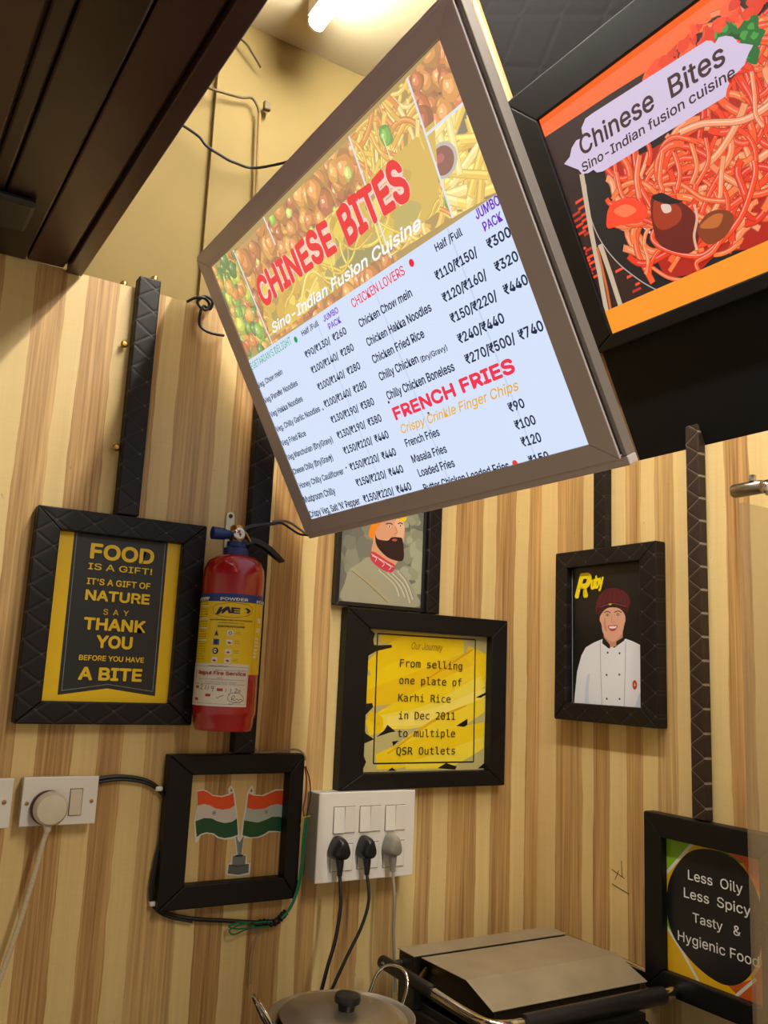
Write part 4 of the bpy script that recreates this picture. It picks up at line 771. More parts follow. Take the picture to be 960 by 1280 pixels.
for zz, c in ((.222,'#f6efc8'),(.207,'#f6efc8'),(.186,'#f6efc8'),(.170,'#f6efc8'),(.150,'#f6efc8')):
    a = [(-0.0939, 0.1616), (-0.0635, 0.1625)]; lab.rect(a[0][0], zz-.0015, a[1][0], zz+.0015, c)
for i in range(26):
    a = [(-0.0994, 0.1615), (-0.0648, 0.1624)]; zz = .118+i*.0042; lab.rect(a[0][0], zz, a[1][0]-.002*(i % 3), zz+.0008, '#7a6a18')
icons = [(-0.0432, 0.1626), (-0.0429, 0.1475), (-0.0431, 0.1325), (-0.0438, 0.1175), (-0.0197, 0.1631), (-0.0204, 0.1478), (-0.021, 0.1317), (-0.0212, 0.1176)]
for i, (u, v) in enumerate(icons):
    if i == 0: lab.poly([(u-.004, v-.005), (u, v+.006), (u+.004, v-.005)], '#c89c20')
    elif i == 1: lab.rect(u-.0055, v-.005, u+.0055, v+.005, '#1e62a8')
    elif i == 2: lab.disc(u, v, .0054, '#141414')
    else: lab.rect(u-.0052, v-.0045, u+.0052, v+.0045, '#e8e2d6')
for i, (u, v) in enumerate(icons[3:]):
    if i != 1: lab.blob(u, v-.001, .003, '#b02a22', random.Random(i), asp=.6)
    else: lab.disc(u, v, .0032, '#8c8880'); lab.disc(u, v, .0016, '#d8d4cc')
for (u, v) in icons[4:]:
    for k in range(3): lab.rect(u+.0085, v+.002-.002*k, u+.018-.002*(k % 2), v+.0026-.002*k, '#8a7a20')
for i, (u, v) in enumerate([(0.0392, 0.1874), (0.0375, 0.1708), (0.0356, 0.1563), (0.0349, 0.1501), (0.0343, 0.1438), (0.0337, 0.137), (0.0323, 0.1312), (0.0317, 0.1251)]):
    lab.rect(u-.005, v-.0016 if i > 1 else v-.004, u+.005, v+.0016 if i > 1 else v+.004, '#efe9d6')
lo_ = lab.build('label', ex, 0, MT['ink'], mp=mpx); lo_['label'] = 'blue and yellow instruction label'
mp2 = lambda u, v, k: mpx(u, v, k+.0004)
def el(s, box, col, off=.02, name='lettering', par=None, fk='sans', shear=0, mp=None): lettering(par or lo_, s, box, ink(col), fk, off, shear, name=name, mp=mp or mp2)
def eb(a, b, h): w = b[0]-a[0]; return (a[0], (a[1]+b[1])/2, w, h)
el('POWDER', eb(*[(-0.0405, 0.2177), (0.0068, 0.2183)], .0052), '#e8e8ee', .045); el('POWDER', eb(*[(0.0243, 0.2183), (0.058, 0.2202)], .0052), '#e8e8ee', .045) if False else None
a_ = [(-0.0405, 0.2177), (0.0068, 0.2183)]; pw = a_[1][0]-a_[0][0]
el('POWDER', (a_[0][0]-pw*1.5, a_[0][1]-.0005, pw, .0052), '#e8e8ee', .045); el('POWDER', (a_[0][0]+pw*1.4, a_[0][1]-.001, pw, .0052), '#e8e8ee', .045)
el('DRY POWDER FIRE EXTINGUISHER', eb(*[(-0.0568, 0.1831), (0.0189, 0.1842)], .0022), '#2a2412', .03); el('STORED PRESSURE TYPE', eb(*[(-0.0405, 0.1788), (0.0026, 0.1794)], .0015), '#2a2412'); el('INSTRUCTIONS', eb(*[(-0.042, 0.1721), (0.0041, 0.1729)], .0030), '#2a2412', .05)
el('A', (icons[0][0]-.0028, icons[0][1]-.0045, .0056, .0075), '#1a1a1a', .04); el('B', (icons[1][0]-.0024, icons[1][1]-.0036, .0048, .0070), '#0c1830', .06); el('C', (icons[2][0]-.0026, icons[2][1]-.0032, .0050, .0064), '#f0f0f0', .06)
tg = Print(eps=1.5e-5)
tz1 = [(-0.0295, 0.1116)][0][1]; tz0 = [(-0.0312, 0.0411)][0][1]; tu = [(-0.1008, 0.1077), (0.0175, 0.1117), (-0.0921, 0.0439), (0.0183, 0.0401)]
tu0, tu1 = tu[0][0], (tu[1][0]+tu[3][0])/2
tg.rect(tu0, tz0, tu1, tz1, '#e4dccb'); tg.frame([(tu0+.0015, tz0+.004), (tu1-.0015, tz0+.004), (tu1-.0015, tz1-.005), (tu0+.0015, tz1-.005)], .0004, '#4a4438')
for q in [(-0.0766, 0.0714), (-0.0301, 0.0684), (-0.0504, 0.0587), (-0.0768, 0.0516)]: tg.rect(q[0]-.0052, q[1]-.0022, q[0]+.0048, q[1]+.0024, '#b2262a')
x_, z_ = [(-0.084, 0.0932)][0]; tg.line([(x_, z_-.009), (x_, z_+.007)], .0018, '#a82a2c'); tg.line([(x_, z_+.006), (x_+.003, z_+.002)], .001, '#a82a2c')
for w_, pth in ((.0007, [(-0.0156, 0.0608), (-0.0109, 0.0637), (0.0023, 0.0632), (0.0105, 0.0577), (0.01, 0.0512), (-0.0027, 0.0481), (-0.0138, 0.0507), (-0.0161, 0.0562), (-0.0137, 0.0618)]), (.0008, [(-0.0099, 0.0508), (-0.0091, 0.0582), (-0.0052, 0.0592), (-0.0057, 0.0555), (-0.0092, 0.0541), (-0.0046, 0.0518), (-0.0011, 0.0543), (0.0022, 0.052), (0.0053, 0.0539), (0.0094, 0.0521)]), (.0008, [(-0.0356, 0.0566), (-0.0328, 0.0548), (-0.0288, 0.0577), (-0.0228, 0.0597)]), (.0006, [(-0.0143, 0.046), (-0.0094, 0.0456), (-0.0027, 0.0491), (0.0058, 0.0474)]),
    (.0009, [(-0.0688, 0.0742), (-0.0638, 0.0756), (-0.0648, 0.0706), (-0.0679, 0.0682), (-0.0618, 0.0683)]), (.0009, [(-0.0557, 0.0754), (-0.0558, 0.0677)]), (.0009, [(-0.0505, 0.0747), (-0.0506, 0.0673)]), (.0009, [(-0.0417, 0.0731), (-0.0446, 0.073), (-0.0444, 0.0702), (-0.0411, 0.0707), (-0.0409, 0.0736), (-0.0422, 0.0647)]), (.0009, [(-0.0202, 0.0709), (-0.0205, 0.065)]), (.0009, [(-0.0121, 0.0712), (-0.0124, 0.0646)]), (.0010, [(-0.0055, 0.0695), (-0.0021, 0.0711), (-0.0023, 0.0677), (-0.0057, 0.0646), (-0.0009, 0.0644)]), (.0009, [(0.0022, 0.0693), (0.0003, 0.0668), (0.0026, 0.0648), (0.0045, 0.0675), (0.0022, 0.0693)]), (.0009, [(-0.0583, 0.0688), (-0.0577, 0.0681)])): tg.line(cat(pth, 4), w_, '#16161a')
for i, z in enumerate((.0, .0028, .0056)): pass
ts_ = tg.build('service_tag', ex, 0, MT['ink'], mp=lambda u, v, k: mpx(u, v, k+.0007)); ts_['label'] = 'white service tag with red heading and handwriting'
mp3 = lambda u, v, k: mpx(u, v, .0012+k)
el('Rajput Fire Service', eb(*[(-0.0744, 0.0938), (0.0121, 0.0916)], .0062), '#b0262a', .035, par=ts_, mp=mp3); el('Refilling Certificate', eb(*[(-0.0525, 0.1066), (-0.0193, 0.1061)], .0022), '#2a2a2a', .0, par=ts_, mp=mp3, shear=.3)
for s, b in (('Sales, Service & Refilling', eb(*[(-0.0395, 0.1), (0.0125, 0.0998)], .0016)), ('Deals in', eb(*[(-0.0357, 0.0875), (-0.0255, 0.0871)], .0015)), ('All kinds of fire fighting equipment and accessories', eb(*[(-0.0731, 0.0857), (0.0105, 0.0835)], .0015)), ('fire safety products and signages', eb(*[(-0.0567, 0.0806), (-0.0032, 0.0793)], .0015)), ('Shop No. near main market, New Delhi  Phone', eb(*[(-0.0871, 0.0789), (0.0113, 0.0746)], .0016))): el(s, b, '#34406a', .0, par=ts_, mp=mp3)
br = thing('wall_bracket', 'small zinc hanging plate above the extinguisher', 'bracket', (.603, 0, 1.66))
pts = [(-.0085, .0), (.0085, .0)]+[(.0085*math.cos(a), .066+.0085*math.sin(a)) for a in [PI*i/12 for i in range(13)]]
MB().prism(pts, -.004, -.0005).build('plate', MT['brass'] if False else simple('zinc_plate', '#cfc096', .35, .6), br, bev=.0008)
for z in (.066, .026): MB().lathe([(.0, -.0065), (.0035, -.006), (.004, -.004)], (0, 0, z), 'y', 16).build('screw', MT['dark'], br)
MB().box(-.006, .006, -.064, -.004, -.006, .0).build('hook_arm', MT['dark'], br)

# ------------------------------------------------------------------ screws on the panelling
for i, (p, lb) in enumerate((((.375, 2.007), 'upper of the two brass screws left of the batten'), ((.379, 1.818), 'lower of the two brass screws left of the batten'))):
    s = thing('brass_screw', lb, 'screw', (p[0], 0, p[1]), group='screws in the panelling')
    MB().lathe([(.0028, .0), (.0028, -.010), (.006, -.0105), (.0065, -.014), (.004, -.017), (.0, -.0175)], (0, 0, 0), 'y', 20).build('shank', MT['brass'], s)
for p, lb in (((.369, 2.124), 'left of the two brass bolts on the top edge of the panelling'), ((.4175, 2.1375), 'brass bolt on top of the black batten')):
    s = thing('brass_bolt', lb, 'bolt', (p[0], .010 if p[1] < 2.13 else -.012, p[1]-.002 if p[1] < 2.13 else p[1]), group='bolts on the top edge')
    MB().lathe([(.0045, .0), (.0065, .002), (.0065, .007), (.004, .011), (.0, .0115)], n=20).build('head', MT['brass'], s)

# ------------------------------------------------------------------ switches and sockets
sw = thing('switch_board', 'white six-module socket board with three plugs in it', 'switch board', (.795, 0, 1.073))
MB().box(.004, .206, -.050, -.0005, .002, .155).build('back_box', MT['boxside'], sw, bev=.002)
MB().box(.0, .210, -.0555, -.0505, .0, .157).build('face_plate', MT['white'], sw, bev=.0012)
top = [(0.0315, 0.0854), (0.0759, 0.1312), (0.0869, 0.0855), (0.1317, 0.1307), (0.1431, 0.0848), (0.1875, 0.1302)]; bot = [(0.0293, 0.019), (0.0743, 0.0653), (0.0859, 0.02), (0.1295, 0.0658), (0.1413, 0.0191), (0.1871, 0.065)]
def slot(o_, p, q, d=.0008): MB().box(p[0]-.0012, q[0]+.0012, -.0562, -.0545, p[1]-.0012, q[1]+.0012).build('module_frame', simple('dark_gap', '#4e4230', .7), o_)
GAP = simple('dirty_gap', '#5a4c38', .8)
for k in range(3):
    p, q = top[2*k], top[2*k+1]
    MB().box(p[0]-.001, q[0]+.001, -.0558, -.0545, p[1]-.001, q[1]+.001).build('module_frame', GAP, sw)
    m_ = (p[0]+q[0])/2
    MB().prismX([(-.056, p[1]), (-.0595, p[1]), (-.0570, q[1]), (-.056, q[1])], p[0], m_-.0003).build('rocker', MT['white'], sw, bev=.0006)
    MB().prismX([(-.056, p[1]), (-.0575, p[1]), (-.0590, q[1]), (-.056, q[1])], m_+.0003, q[0]).build('rocker', MT['white'], sw, bev=.0006)
    p, q = bot[2*k], bot[2*k+1]
    MB().box(p[0]-.001, q[0]+.001, -.0558, -.0545, p[1]-.001, q[1]+.001).build('module_frame', GAP, sw)
    MB().box(p[0], q[0], -.0574, -.0560, p[1], q[1]).build('socket', MT['white'], sw, bev=.0006)
def plug(x, z, mat, label, w=1., cab=None, r=.0034):
    """three pin plug: rounded triangular grip, collar, ribbed neck and its cable"""
    pts = cat([(-.013*w, -.014), (-.0165*w, -.006), (-.013*w, .008), (-.007, .019), (.0, .022), (.008*w, .020), (.013*w, .010), (.017*w, -.005), (.012*w, -.015), (.0, -.018)], 4, True)
    s = thing('plug', label, 'plug', (x, -.0576, z), group='plugs in the socket board')
    m = MB(); n = len(pts); vs = []
    for k, (y, sc_) in enumerate(((0, 1.0), (-.012, 1.0), (-.022, .93), (-.030, .80), (-.033, .6))): vs += [(a*sc_, y, b*sc_) for a, b in pts]
    fs = [tuple(range(n)), tuple(range(5*n-1, 4*n-1, -1))]
    for k in range(4):
        for i in range(n): fs.append((k*n+i, k*n+(i+1) % n, (k+1)*n+(i+1) % n, (k+1)*n+i))
    m.add(vs, fs, True).build('grip', mat, s)
    MB().tube([(0, -.015, -.010), (.0, -.018, -.022), (.0, -.019, -.034), (0, -.019, -.044)], [.0085, .0072, .0055, .0045], 14).build('cable_neck', mat, s)
    c0 = Vector((x, -.0576, z))
    MB().tube(cat([(0, -.019, -.042)]+[tuple(Vector(q)-c0) for q in cab], 8), r, 10).build('cable', mat, s)
pc = [(0.8291, -0.09, 1.1281), (0.8861, -0.09, 1.1245), (0.9433, -0.09, 1.1238)]
plug(pc[0][0]+.004, pc[0][2]+.004, MT['blackpl'], 'larger black three-pin plug in the left socket, its cable falling to the pot', 1.05, [(0.8309, -0.09, 1.0442), (0.8231, -0.09, 0.9852), (0.8099, -0.09, 0.9409), (0.7986, -0.09, 0.8972)])
plug(pc[1][0]+.004, pc[1][2]+.006, MT['blackpl'], 'smaller black three-pin plug in the middle socket', .92, [(0.8887, -0.09, 1.0459), (0.876, -0.09, 1.0023), (0.8491, -0.09, 0.9559), (0.8159, -0.09, 0.8949)], .003)
plug(pc[2][0]+.003, pc[2][2]+.008, MT['greypl'], 'dirty grey plug in the right socket of the board', .88, [(0.9435, -0.09, 1.0481), (0.9445, -0.09, 0.9927), (0.9489, -0.09, 0.9375), (0.9533, -0.09, 0.8829)], .0028)

s1 = thing('switch_plate', 'white wall plate with one rocker and a round white plug', 'switch plate', (.285, 0, 1.191))
MB().box(.001, .114, -.024, -.0005, .002, .073).build('back_box', MT['cream'], s1, bev=.002)
MB().box(.0, .116, -.0285, -.0245, .0, .0745).build('face_plate', MT['white'], s1, bev=.0012)
rk = [(0.073, 0.0149), (0.0914, 0.0547)]
MB().box(rk[0][0]-.001, rk[1][0]+.001, -.0290, -.0280, rk[0][1]-.001, rk[1][1]+.001).build('rocker_gap', GAP, s1)
MB().prismX([(-.029, rk[0][1]), (-.0315, rk[0][1]), (-.0298, rk[1][1]), (-.029, rk[1][1])], rk[0][0], rk[1][0]).build('rocker', MT['greypl'] if False else MT['cream'], s1, bev=.0006)
for x, z in [(0.0079, 0.035), (0.1072, 0.0355)]: MB().lathe([(.0, -.0305), (.0028, -.030), (.003, -.028)], (x, 0, z), 'y', 16).build('screw', MT['brass'], s1)
pcx, pcz = [(0.0414, 0.0278)][0]
s2 = thing('round_plug', 'round cream plug with maroon rim and pale cord, on the left wall plate', 'plug', (.285+pcx-.002, -.0288, 1.191+pcz))
MB().lathe([(.0, .0), (.0265, .0), (.0265, -.008), (.0255, -.010)], n=32, ax='y').build('base_ring', MT['maroon'], s2)
MB().lathe([(.026, -.008), (.0255, -.020), (.022, -.026), (.010, -.0275), (.0, -.0275)], (.002, 0, 0), 'y', 32).build('cap', MT['cream'], s2)
c0 = s2.location
MB().tube([(0, -.014, -.020), (.001, -.014, -.034)], [.007, .005], 12).build('cable_neck', MT['cream'], s2)
cc = [(0.3211, -0.03, 1.1679), (0.313, -0.03, 1.121), (0.3002, -0.03, 1.0569), (0.286, -0.03, 0.9992), (0.2662, -0.03, 0.9185)]
MB().tube(cat([(.001, -.014, -.032)]+[(p[0]-c0.x, -.012, p[2]-c0.z) for p in cc], 8), .0042, 12).build('cord', simple('pale_woven_cord', '#c9b894', .8, noise=.25, nscale=300), s2)
s3 = thing('switch_plate', 'white wall plate cut off by the left edge of the photo', 'switch plate', (.153, 0, 1.190))
MB().box(.001, .1155, -.024, -.0005, .002, .073).build('back_box', MT['cream'], s3, bev=.002)
MB().box(.0, .1175, -.0285, -.0245, .0, .0745).build('face_plate', MT['white'], s3, bev=.0012)
MB().lathe([(.0, -.0305), (.0032, -.030), (.0036, -.028)], (.1065, 0, .039), 'y', 16).build('screw', MT['brass'], s3)
MB().box(.03, .052, -.0315, -.0288, .018, .056).build('rocker', MT['white'], s3, bev=.0008)

# ------------------------------------------------------------------ loose cables on the left wall
def cable(name, label, pts, r, mat, n=8, cat_='cable', extra=None):
    b = Vector(pts[0]); s = MB().tube([tuple(Vector(p)-b) for p in cat(pts, n)], r, 8).build(name, mat, None, loc=tuple(b))
    return props(s, label, cat_)
def Y(pts, y): return [(p[0], y, p[2]) for p in pts]
bk = Y([(0.4043, -0.012, 1.2582), (0.4396, -0.012, 1.2613), (0.4807, -0.012, 1.2552), (0.5083, -0.012, 1.2401), (0.5216, -0.012, 1.2174), (0.5217, -0.012, 1.1691), (0.5139, -0.012, 1.1181), (0.5105, -0.012, 1.0801), (0.5156, -0.012, 1.0545), (0.5391, -0.012, 1.0372), (0.5851, -0.012, 1.0239), (0.6588, -0.012, 1.0128), (0.7078, -0.012, 1.0053)], -.008)
c_ = thing('wall_cable', 'black double cable from the left switch plate, clipped around the flags frame', 'cable', bk[0]); b0 = Vector(bk[0])
MB().tube([tuple(Vector(p)-b0) for p in cat(bk, 8)], .0036, 8).build('cable', MT['rubber'], c_)
MB().tube([tuple(Vector(p)-b0+Vector((.002, -.001, -.005))) for p in cat(bk[:11], 8)], .0024, 8).build('cable', MT['rubber'], c_)
for i in (3, 8):
    p = Vector(bk[i])-b0; MB().box(p.x-.006, p.x+.006, p.y-.006, p.y+.006, p.z-.004, p.z+.004).build('cable_clip', MT['clip'], c_, bev=.002)
kn = [(0.7009, -0.014, 1.0038), (0.7191, -0.014, 1.006), (0.7365, -0.014, 1.003), (0.7501, -0.014, 1.0097), (0.762, -0.014, 1.0208)]
tp = thing('taped_joint', 'lump of black taped wires under the flags frame', 'cable joint', tuple(kn[0])); b0 = Vector(kn[0])
MB().tube([tuple(Vector(p)-b0) for p in cat(kn, 6)], [.004+.003*abs(math.sin(i*1.3)) for i in range(25)], 10).build('tape_wrap', MT['rubber'], tp)
for i, pts in enumerate(([(0.7318, -0.02, 1.0076), (0.7009, -0.02, 1.0093), (0.6708, -0.02, 1.0083), (0.652, -0.02, 1.0011), (0.66, -0.02, 0.9938), (0.679, -0.02, 0.9983), (0.6982, -0.02, 1.0043)], [(0.7262, -0.02, 1.0001), (0.6894, -0.02, 1.0012), (0.6653, -0.02, 1.0023), (0.65, -0.02, 1.0078), (0.6704, -0.02, 1.0123), (0.7041, -0.02, 1.0076)])):
    MB().tube([tuple(Vector(p)-b0) for p in cat(pts, 6)], .0014, 6).build('wire_loop', MT['green'], tp)
gw = [(0.782, -0.033, 1.1846), (0.7796, -0.033, 1.1707), (0.7773, -0.033, 1.1319), (0.7764, -0.033, 1.0975), (0.7708, -0.033, 1.061), (0.7586, -0.033, 1.0309), (0.744, -0.033, 1.0149)]
MB().tube([tuple(Vector(p)-b0) for p in cat(gw, 6)], .0018, 6).build('wire', MT['green'], tp)
MB().tube([tuple(Vector(p)-b0) for p in cat([(p[0]+.004, p[1], p[2]+.002) for p in gw], 6)], .0015, 6).build('wire', MT['green'], tp)
cable('hanging_wire', 'thin grey wire hanging below the taped joint', [(0.718, -0.012, 0.9923), (0.708, -0.012, 0.9814), (0.7021, -0.012, 0.9583), (0.7013, -0.012, 0.9296), (0.7015, -0.012, 0.9062)], .0011, MT['greyw'], cat_='wire')
cable('red_wire', 'thin red wire at the right edge of the flags frame', [(0.7726, -0.033, 1.2754), (0.7776, -0.033, 1.2511), (0.7778, -0.033, 1.2228), (0.7743, -0.033, 1.2017), (0.7769, -0.033, 1.1876)], .0014, MT['redw'], cat_='wire')
cable('dark_wire', 'thin dark wire bowed beside the white socket board', [(0.7743, -0.033, 1.2754), (0.7842, -0.033, 1.251), (0.7877, -0.033, 1.2224), (0.7843, -0.033, 1.1985), (0.782, -0.033, 1.1846)], .0011, MT['rubber'], cat_='wire')
cable('yellow_wire', 'short yellow wire end beside the white socket board', [(0.79, -0.033, 1.1871), (0.7819, -0.033, 1.186), (0.774, -0.033, 1.1821), (0.7716, -0.033, 1.1683)], .0012, simple('yellow_wire', '#c8a020', .5), cat_='wire')
cable('grey_wire_pair', 'grey wires running over the top of the flags frame', [(0.6735, -0.028, 1.307), (0.6801, -0.028, 1.3013), (0.7069, -0.028, 1.3011), (0.7308, -0.028, 1.3038), (0.7551, -0.028, 1.3051), (0.7704, -0.028, 1.2978), (0.7761, -0.028, 1.2863)], .0018, MT['greyw'], cat_='wire')
cable('feed_cable', 'grey cable from the black batten to the corner of the menu board', [(0.6772, -0.03, 1.722), (0.6951, -0.03, 1.7259), (0.7154, -0.03, 1.7238), (0.7329, -0.03, 1.7151), (0.7505, -0.03, 1.7079), (0.7639, -0.03, 1.7142)], .0026, MT['greyw'])
cable('feed_cable', 'darker grey cable below its twin, feeding the menu board corner', [(0.6775, -0.03, 1.7175), (0.6955, -0.03, 1.7213), (0.7127, -0.03, 1.7142), (0.7319, -0.03, 1.7057), (0.7507, -0.03, 1.7049), (0.7609, -0.03, 1.7076)], .0022, MT['dark'])
MB().box(-.005, .005, -.004, .004, -.004, .004).build('cable_clip', MT['clip'], c_, loc=tuple(Vector((.6775, -.010, 1.722))-Vector(bk[0])), bev=.001)
cable('cable_coil', 'black cable coiled behind the far corner of the menu board', [(p[0], -.010-.004*(i % 3), p[2]) for i, p in enumerate([(0.4822, -0.012, 2.1165), (0.4953, -0.012, 2.1264), (0.5124, -0.012, 2.1293), (0.5256, -0.012, 2.1232), (0.5189, -0.012, 2.1086), (0.5061, -0.012, 2.1101), (0.5034, -0.012, 2.1237), (0.5151, -0.012, 2.1349), (0.5285, -0.012, 2.1272), (0.5279, -0.012, 2.1142), (0.5136, -0.012, 2.1152), (0.5071, -0.012, 2.0992), (0.5103, -0.012, 2.0793), (0.5223, -0.012, 2.068), (0.54, -0.012, 2.0644), (0.5589, -0.012, 2.069)])], .0028, MT['rubber'])
cable('ceiling_cable', 'black cable sagging across the yellow wall to the menu board', [(p[0], -.02*i/6+.028 if i < 6 else -.10, p[2]) for i, p in enumerate([(.452, 0, 2.492), (.487, 0, 2.478), (.503, 0, 2.462), (.530, 0, 2.451), (.563, 0, 2.443), (.614, 0, 2.449), (.690, 0, 2.45)])], .0028, MT['rubber'])
cable('conduit_wire', 'dusty twisted wires along the yellow wall', [(.478, .030, 2.594), (.510, .024, 2.590), (.540, .026, 2.594), (.570, .026, 2.598), (.592, .026, 2.606), (.606, .026, 2.592), (.611, .026, 2.575)], .0030, simple('dusty_wire', '#6a5c40', .9))
cable('wall_pipe', 'thin painted upright pipe on the yellow wall', [(.611, .026, 2.578), (.613, .026, 2.50), (.617, .026, 2.40), (.620, .026, 2.125)], .0034, simple('painted_pipe', '#8a7040', .8), n=2, cat_='pipe')
cable('loose_twig_wire', 'short frayed wire end high on the yellow wall', [(.556, .026, 2.728), (.570, .020, 2.716), (.582, .022, 2.705), (.594, .024, 2.694), (.606, .026, 2.682)], .0022, simple('frayed_wire', '#4a3d28', .9), cat_='wire')
o = MB().box(-.008, .008, -.012, .0, -.010, .010).build('wall_clamp', simple('dusty_clamp', '#6f6044', .8), None, bev=.003, loc=(.626, .031, 2.600)); props(o, 'small dusty clamp beside the top of the wall pipe', 'clamp')
o = MB().box(-.06, .06, -.05, .05, -.014, -.0005).build('ceiling_fitting', simple('dull_grey_fitting', '#2c2c2c', .5), None, bev=.010, loc=(.115, -.185, ZT)); props(o, 'dull rounded fitting on the dark lowered ceiling', 'fitting')

# ------------------------------------------------------------------ counter, pot and sandwich press
ct = thing('counter', 'dark counter under the pot and the sandwich press', 'counter', (0, 0, 0))
MB().box(.30, XB-.002, -.62, -.002, .765, .80).build('worktop', MT['counter'], ct, bev=.004)
MB().box(.32, XB-.004, -.60, -.01, .0, .764).build('cabinet', MT['dark'], ct)
pt = thing('cooking_pot', 'round aluminium pot with a flared rim, two wire handles and lid', 'pot', (.736, -.276, .8005))
MB().lathe([(.0, .0), (.085, .0), (.094, .006), (.098, .020), (.099, .118), (.104, .126), (.112, .131), (.1135, .134), (.111, .135), (.103, .131), (.096, .122), (.094, .020), (.0, .008)], n=64).build('pot_body', MT['alu'], pt)
for i, (a, l3) in enumerate(((-2.62, 0), (.28, 0))):
    a = math.atan2(-.42, -.9) if i == 0 else math.atan2(.20, .98)
    a = (PI-.12) if i == 0 else (.38)
    ca, sa = math.cos(a), math.sin(a); q = []
    for rr_, tt, hh in ((.098, -.034, .110), (.112, -.034, .128), (.128, -.032, .156), (.137, -.020, .170), (.139, 0, .174), (.137, .020, .170), (.128, .032, .156), (.112, .034, .128), (.098, .034, .110)):
        q.append((rr_*ca-tt*sa, rr_*sa+tt*ca, hh))
    MB().tube(cat(q, 5), .0028, 10).build('handle', MT['chrome'], pt)
ld = MB().lathe([(.0, .006), (.030, .0055), (.060, .003), (.085, -.001), (.098, -.004), (.1005, -.0035), (.1005, -.002), (.097, -.001), (.085, .003), (.060, .0065), (.030, .009), (.0, .0095)], n=64).build('lid', MT['alu'], pt, loc=(.004, -.006, .1345)); ld.rotation_euler = (math.radians(3), math.radians(2), 0)
MB().lathe([(.012, .008), (.014, .018), (.0195, .021), (.0205, .026), (.0190, .031), (.012, .033), (.0, .0335)], n=32).build('lid_knob', MT['blackpl'], ld)

gr = thing('sandwich_press', 'steel sandwich press with looped tube handle and black front grip', 'sandwich press', (.955, -.10, .8005))
X0, Z0 = .955, .8005
def gb(x0, x1, y0, y1, z0, z1): return MB().box(x0-X0, x1-X0, y0+.10, y1+.10, z0-Z0, z1-Z0)
gb(.965, 1.315, -.36, -.10, .815, .868).build('base', MT['dark'], gr, bev=.004)
gb(.970, 1.310, -.355, -.13, .869, .880).build('lower_plate', simple('cast_iron_plate', '#14110e', .6), gr)
gb(.953, 1.313, -.148, -.098, .869, .9575).build('hinge_housing', MT['dark'], gr, bev=.002)
gb(.951, 1.315, -.150, -.096, .9578, .9600).build('hinge_cover', MT['lid'], gr, bev=.0008).__setitem__('label', 'flat steel hinge cover')
prof = [(-.160, .9585), (-.292, .9585), (-.362, .932), (-.362, .890), (-.160, .890)]
MB().prismX([(y+.10, z-Z0) for y, z in [(-.160, .957), (-.288, .957), (-.352, .9335), (-.352, .892), (-.160, .892)]], .972-X0, 1.300-X0).build('upper_body', MT['dark'], gr, bev=.002)
m = MB(); pr = [(-.157, .9575), (-.288, .9590), (-.360, .9330), (-.360, .9315), (-.288, .9575), (-.157, .9560)]
m.prismX([(y+.10, z-Z0+.001) for y, z in pr], .962-X0, 1.310-X0).build('lid_cover', MT['lid'], gr, bev=.0006).__setitem__('label', 'stained folded steel lid cover')
# looped handle: two side arms, rounded chrome corners, black front grip
arm = lambda x, s: [(x-X0, -.090+.10, .936-Z0), (x-X0, -.20+.10, .934-Z0), (x-X0, -.30+.10, .930-Z0), (x-X0+s*.002, -.372+.10, .928-Z0), (x-X0+s*.012, -.396+.10, .928-Z0), (x-X0+s*.036, -.407+.10, .928-Z0), (x-X0+s*.06, -.408+.10, .928-Z0)]
MB().tube(cat(arm(.925, 1), 6), .0085, 12, flat=1.2).build('handle_arm', MT['chrome'], gr); MB().tube(cat(arm(1.352, -1), 6), .0085, 12, flat=1.2).build('handle_arm', MT['chrome'], gr)
MB().tube([(.925-X0, -.088+.10, .937-Z0), (.925-X0, -.250+.10, .933-Z0)], .0115, 12).build('arm_sleeve', MT['dark'], gr)
MB().tube([(.985-X0, -.408+.10, .928-Z0), (1.293-X0, -.408+.10, .928-Z0)], .0145, 16).build('front_grip', MT['blackpl'], gr)
MB().tube([(.914-X0, -.105+.10, .936-Z0), (.955-X0, -.105+.10, .936-Z0)], .007, 12).build('pivot', MT['steel'], gr); MB().tube([(1.312-X0, -.105+.10, .936-Z0), (1.358-X0, -.105+.10, .936-Z0)], .007, 12).build('pivot', MT['steel'], gr)
MB().tube([(.945-X0, -.175+.10, .928-Z0), (.962-X0, -.165+.10, .934-Z0), (.972-X0, -.160+.10, .938-Z0)], .0052, 12).build('brass_bolt', MT['brass'], gr)
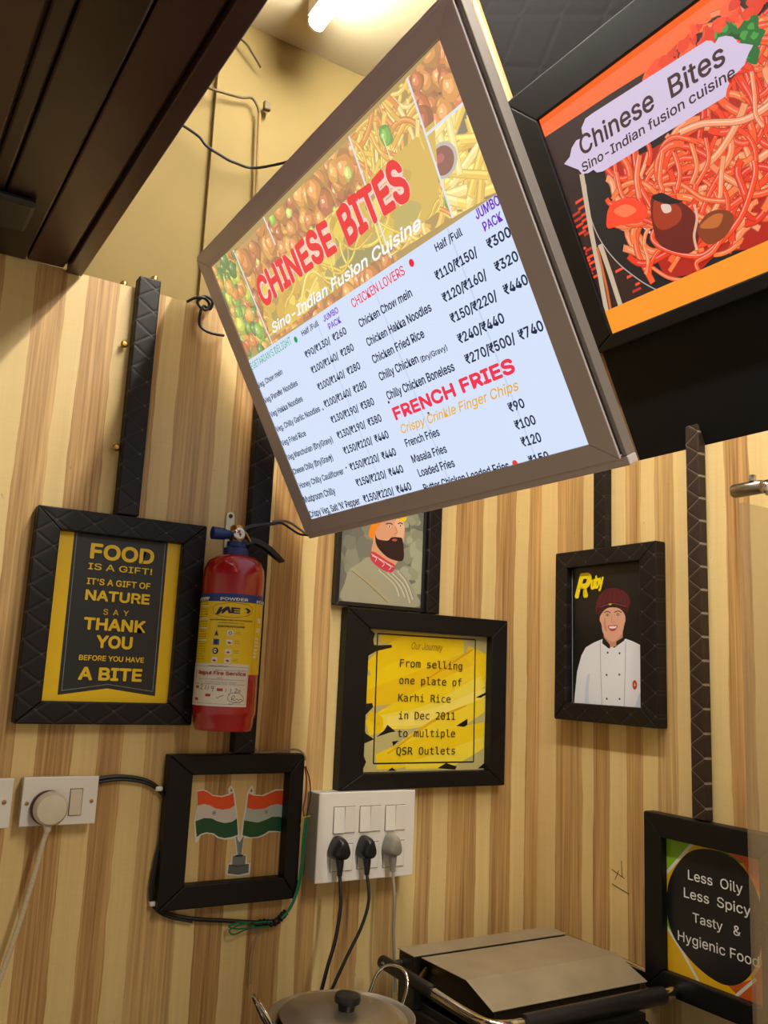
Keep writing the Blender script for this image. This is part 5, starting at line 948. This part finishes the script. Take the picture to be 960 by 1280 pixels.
for x in (.985, 1.29):
    for y in (-.34, -.13): MB().lathe([(.012, .0), (.012, .016)], (x-X0, y+.10, .0), n=16).build('foot', MT['rubber'], gr)

# ------------------------------------------------------------------ glass screen at the right with its steel stand-off
m, n, l, b = nmat('hazy_glass'); n.remove(b)
out = n['Material Output']; tr = n.new('ShaderNodeBsdfTransparent'); tr.inputs[0].default_value = (.86, .84, .80, 1); gl = n.new('ShaderNodeBsdfGlossy'); gl.inputs['Roughness'].default_value = .12
df = n.new('ShaderNodeBsdfDiffuse'); df.inputs[0].default_value = (.75, .62, .45, 1); nz = n.new('ShaderNodeTexNoise'); nz.inputs['Scale'].default_value = 6; tc = n.new('ShaderNodeTexCoord'); l.new(tc.outputs['Object'], nz.inputs['Vector'])  # beige haze mixed into the clear glass as a diffuse colour, uneven by noise
m1 = n.new('ShaderNodeMixShader'); m2 = n.new('ShaderNodeMixShader'); m1.inputs[0].default_value = .14; l.new(tr.outputs[0], m1.inputs[1]); l.new(gl.outputs[0], m1.inputs[2])
l.new(M_(n, l, 'MULTIPLY_ADD', nz.outputs[0], .10, .03), m2.inputs[0]); l.new(m1.outputs[0], m2.inputs[1]); l.new(df.outputs[0], m2.inputs[2]); l.new(m2.outputs[0], out.inputs[0])
MT['glass'] = m
gs = thing('glass_screen', 'hazy upright glass screen in front of the right wall, at the photo edge', 'glass screen', (1.078, -.75, .90))
MB().box(.0, .288, -.003, .003, .0, .812).build('pane', MT['glass'], gs)
so_ = thing('standoff_clamp', 'short steel stand-off tube with knob holding the glass near its top', 'clamp', (1.136, -.75, 1.745))
MB().lathe([(.0095, .0035), (.0105, .006), (.0105, .052), (.009, .0545), (.0, .0545)], (.0, 0, .0), 'y', 28).build('tube', MT['steel'], so_)
MB().lathe([(.0, -.010), (.010, -.010), (.012, -.008), (.012, -.0035)], (.0, 0, -.003), 'y', 28).build('washer', MT['chrome'], so_)
MB().lathe([(.0, .0), (.0050, .0), (.0055, .004), (.0055, .009), (.0, .010)], (-.004, .018, .0095), n=18).build('knob', MT['chrome'], so_)
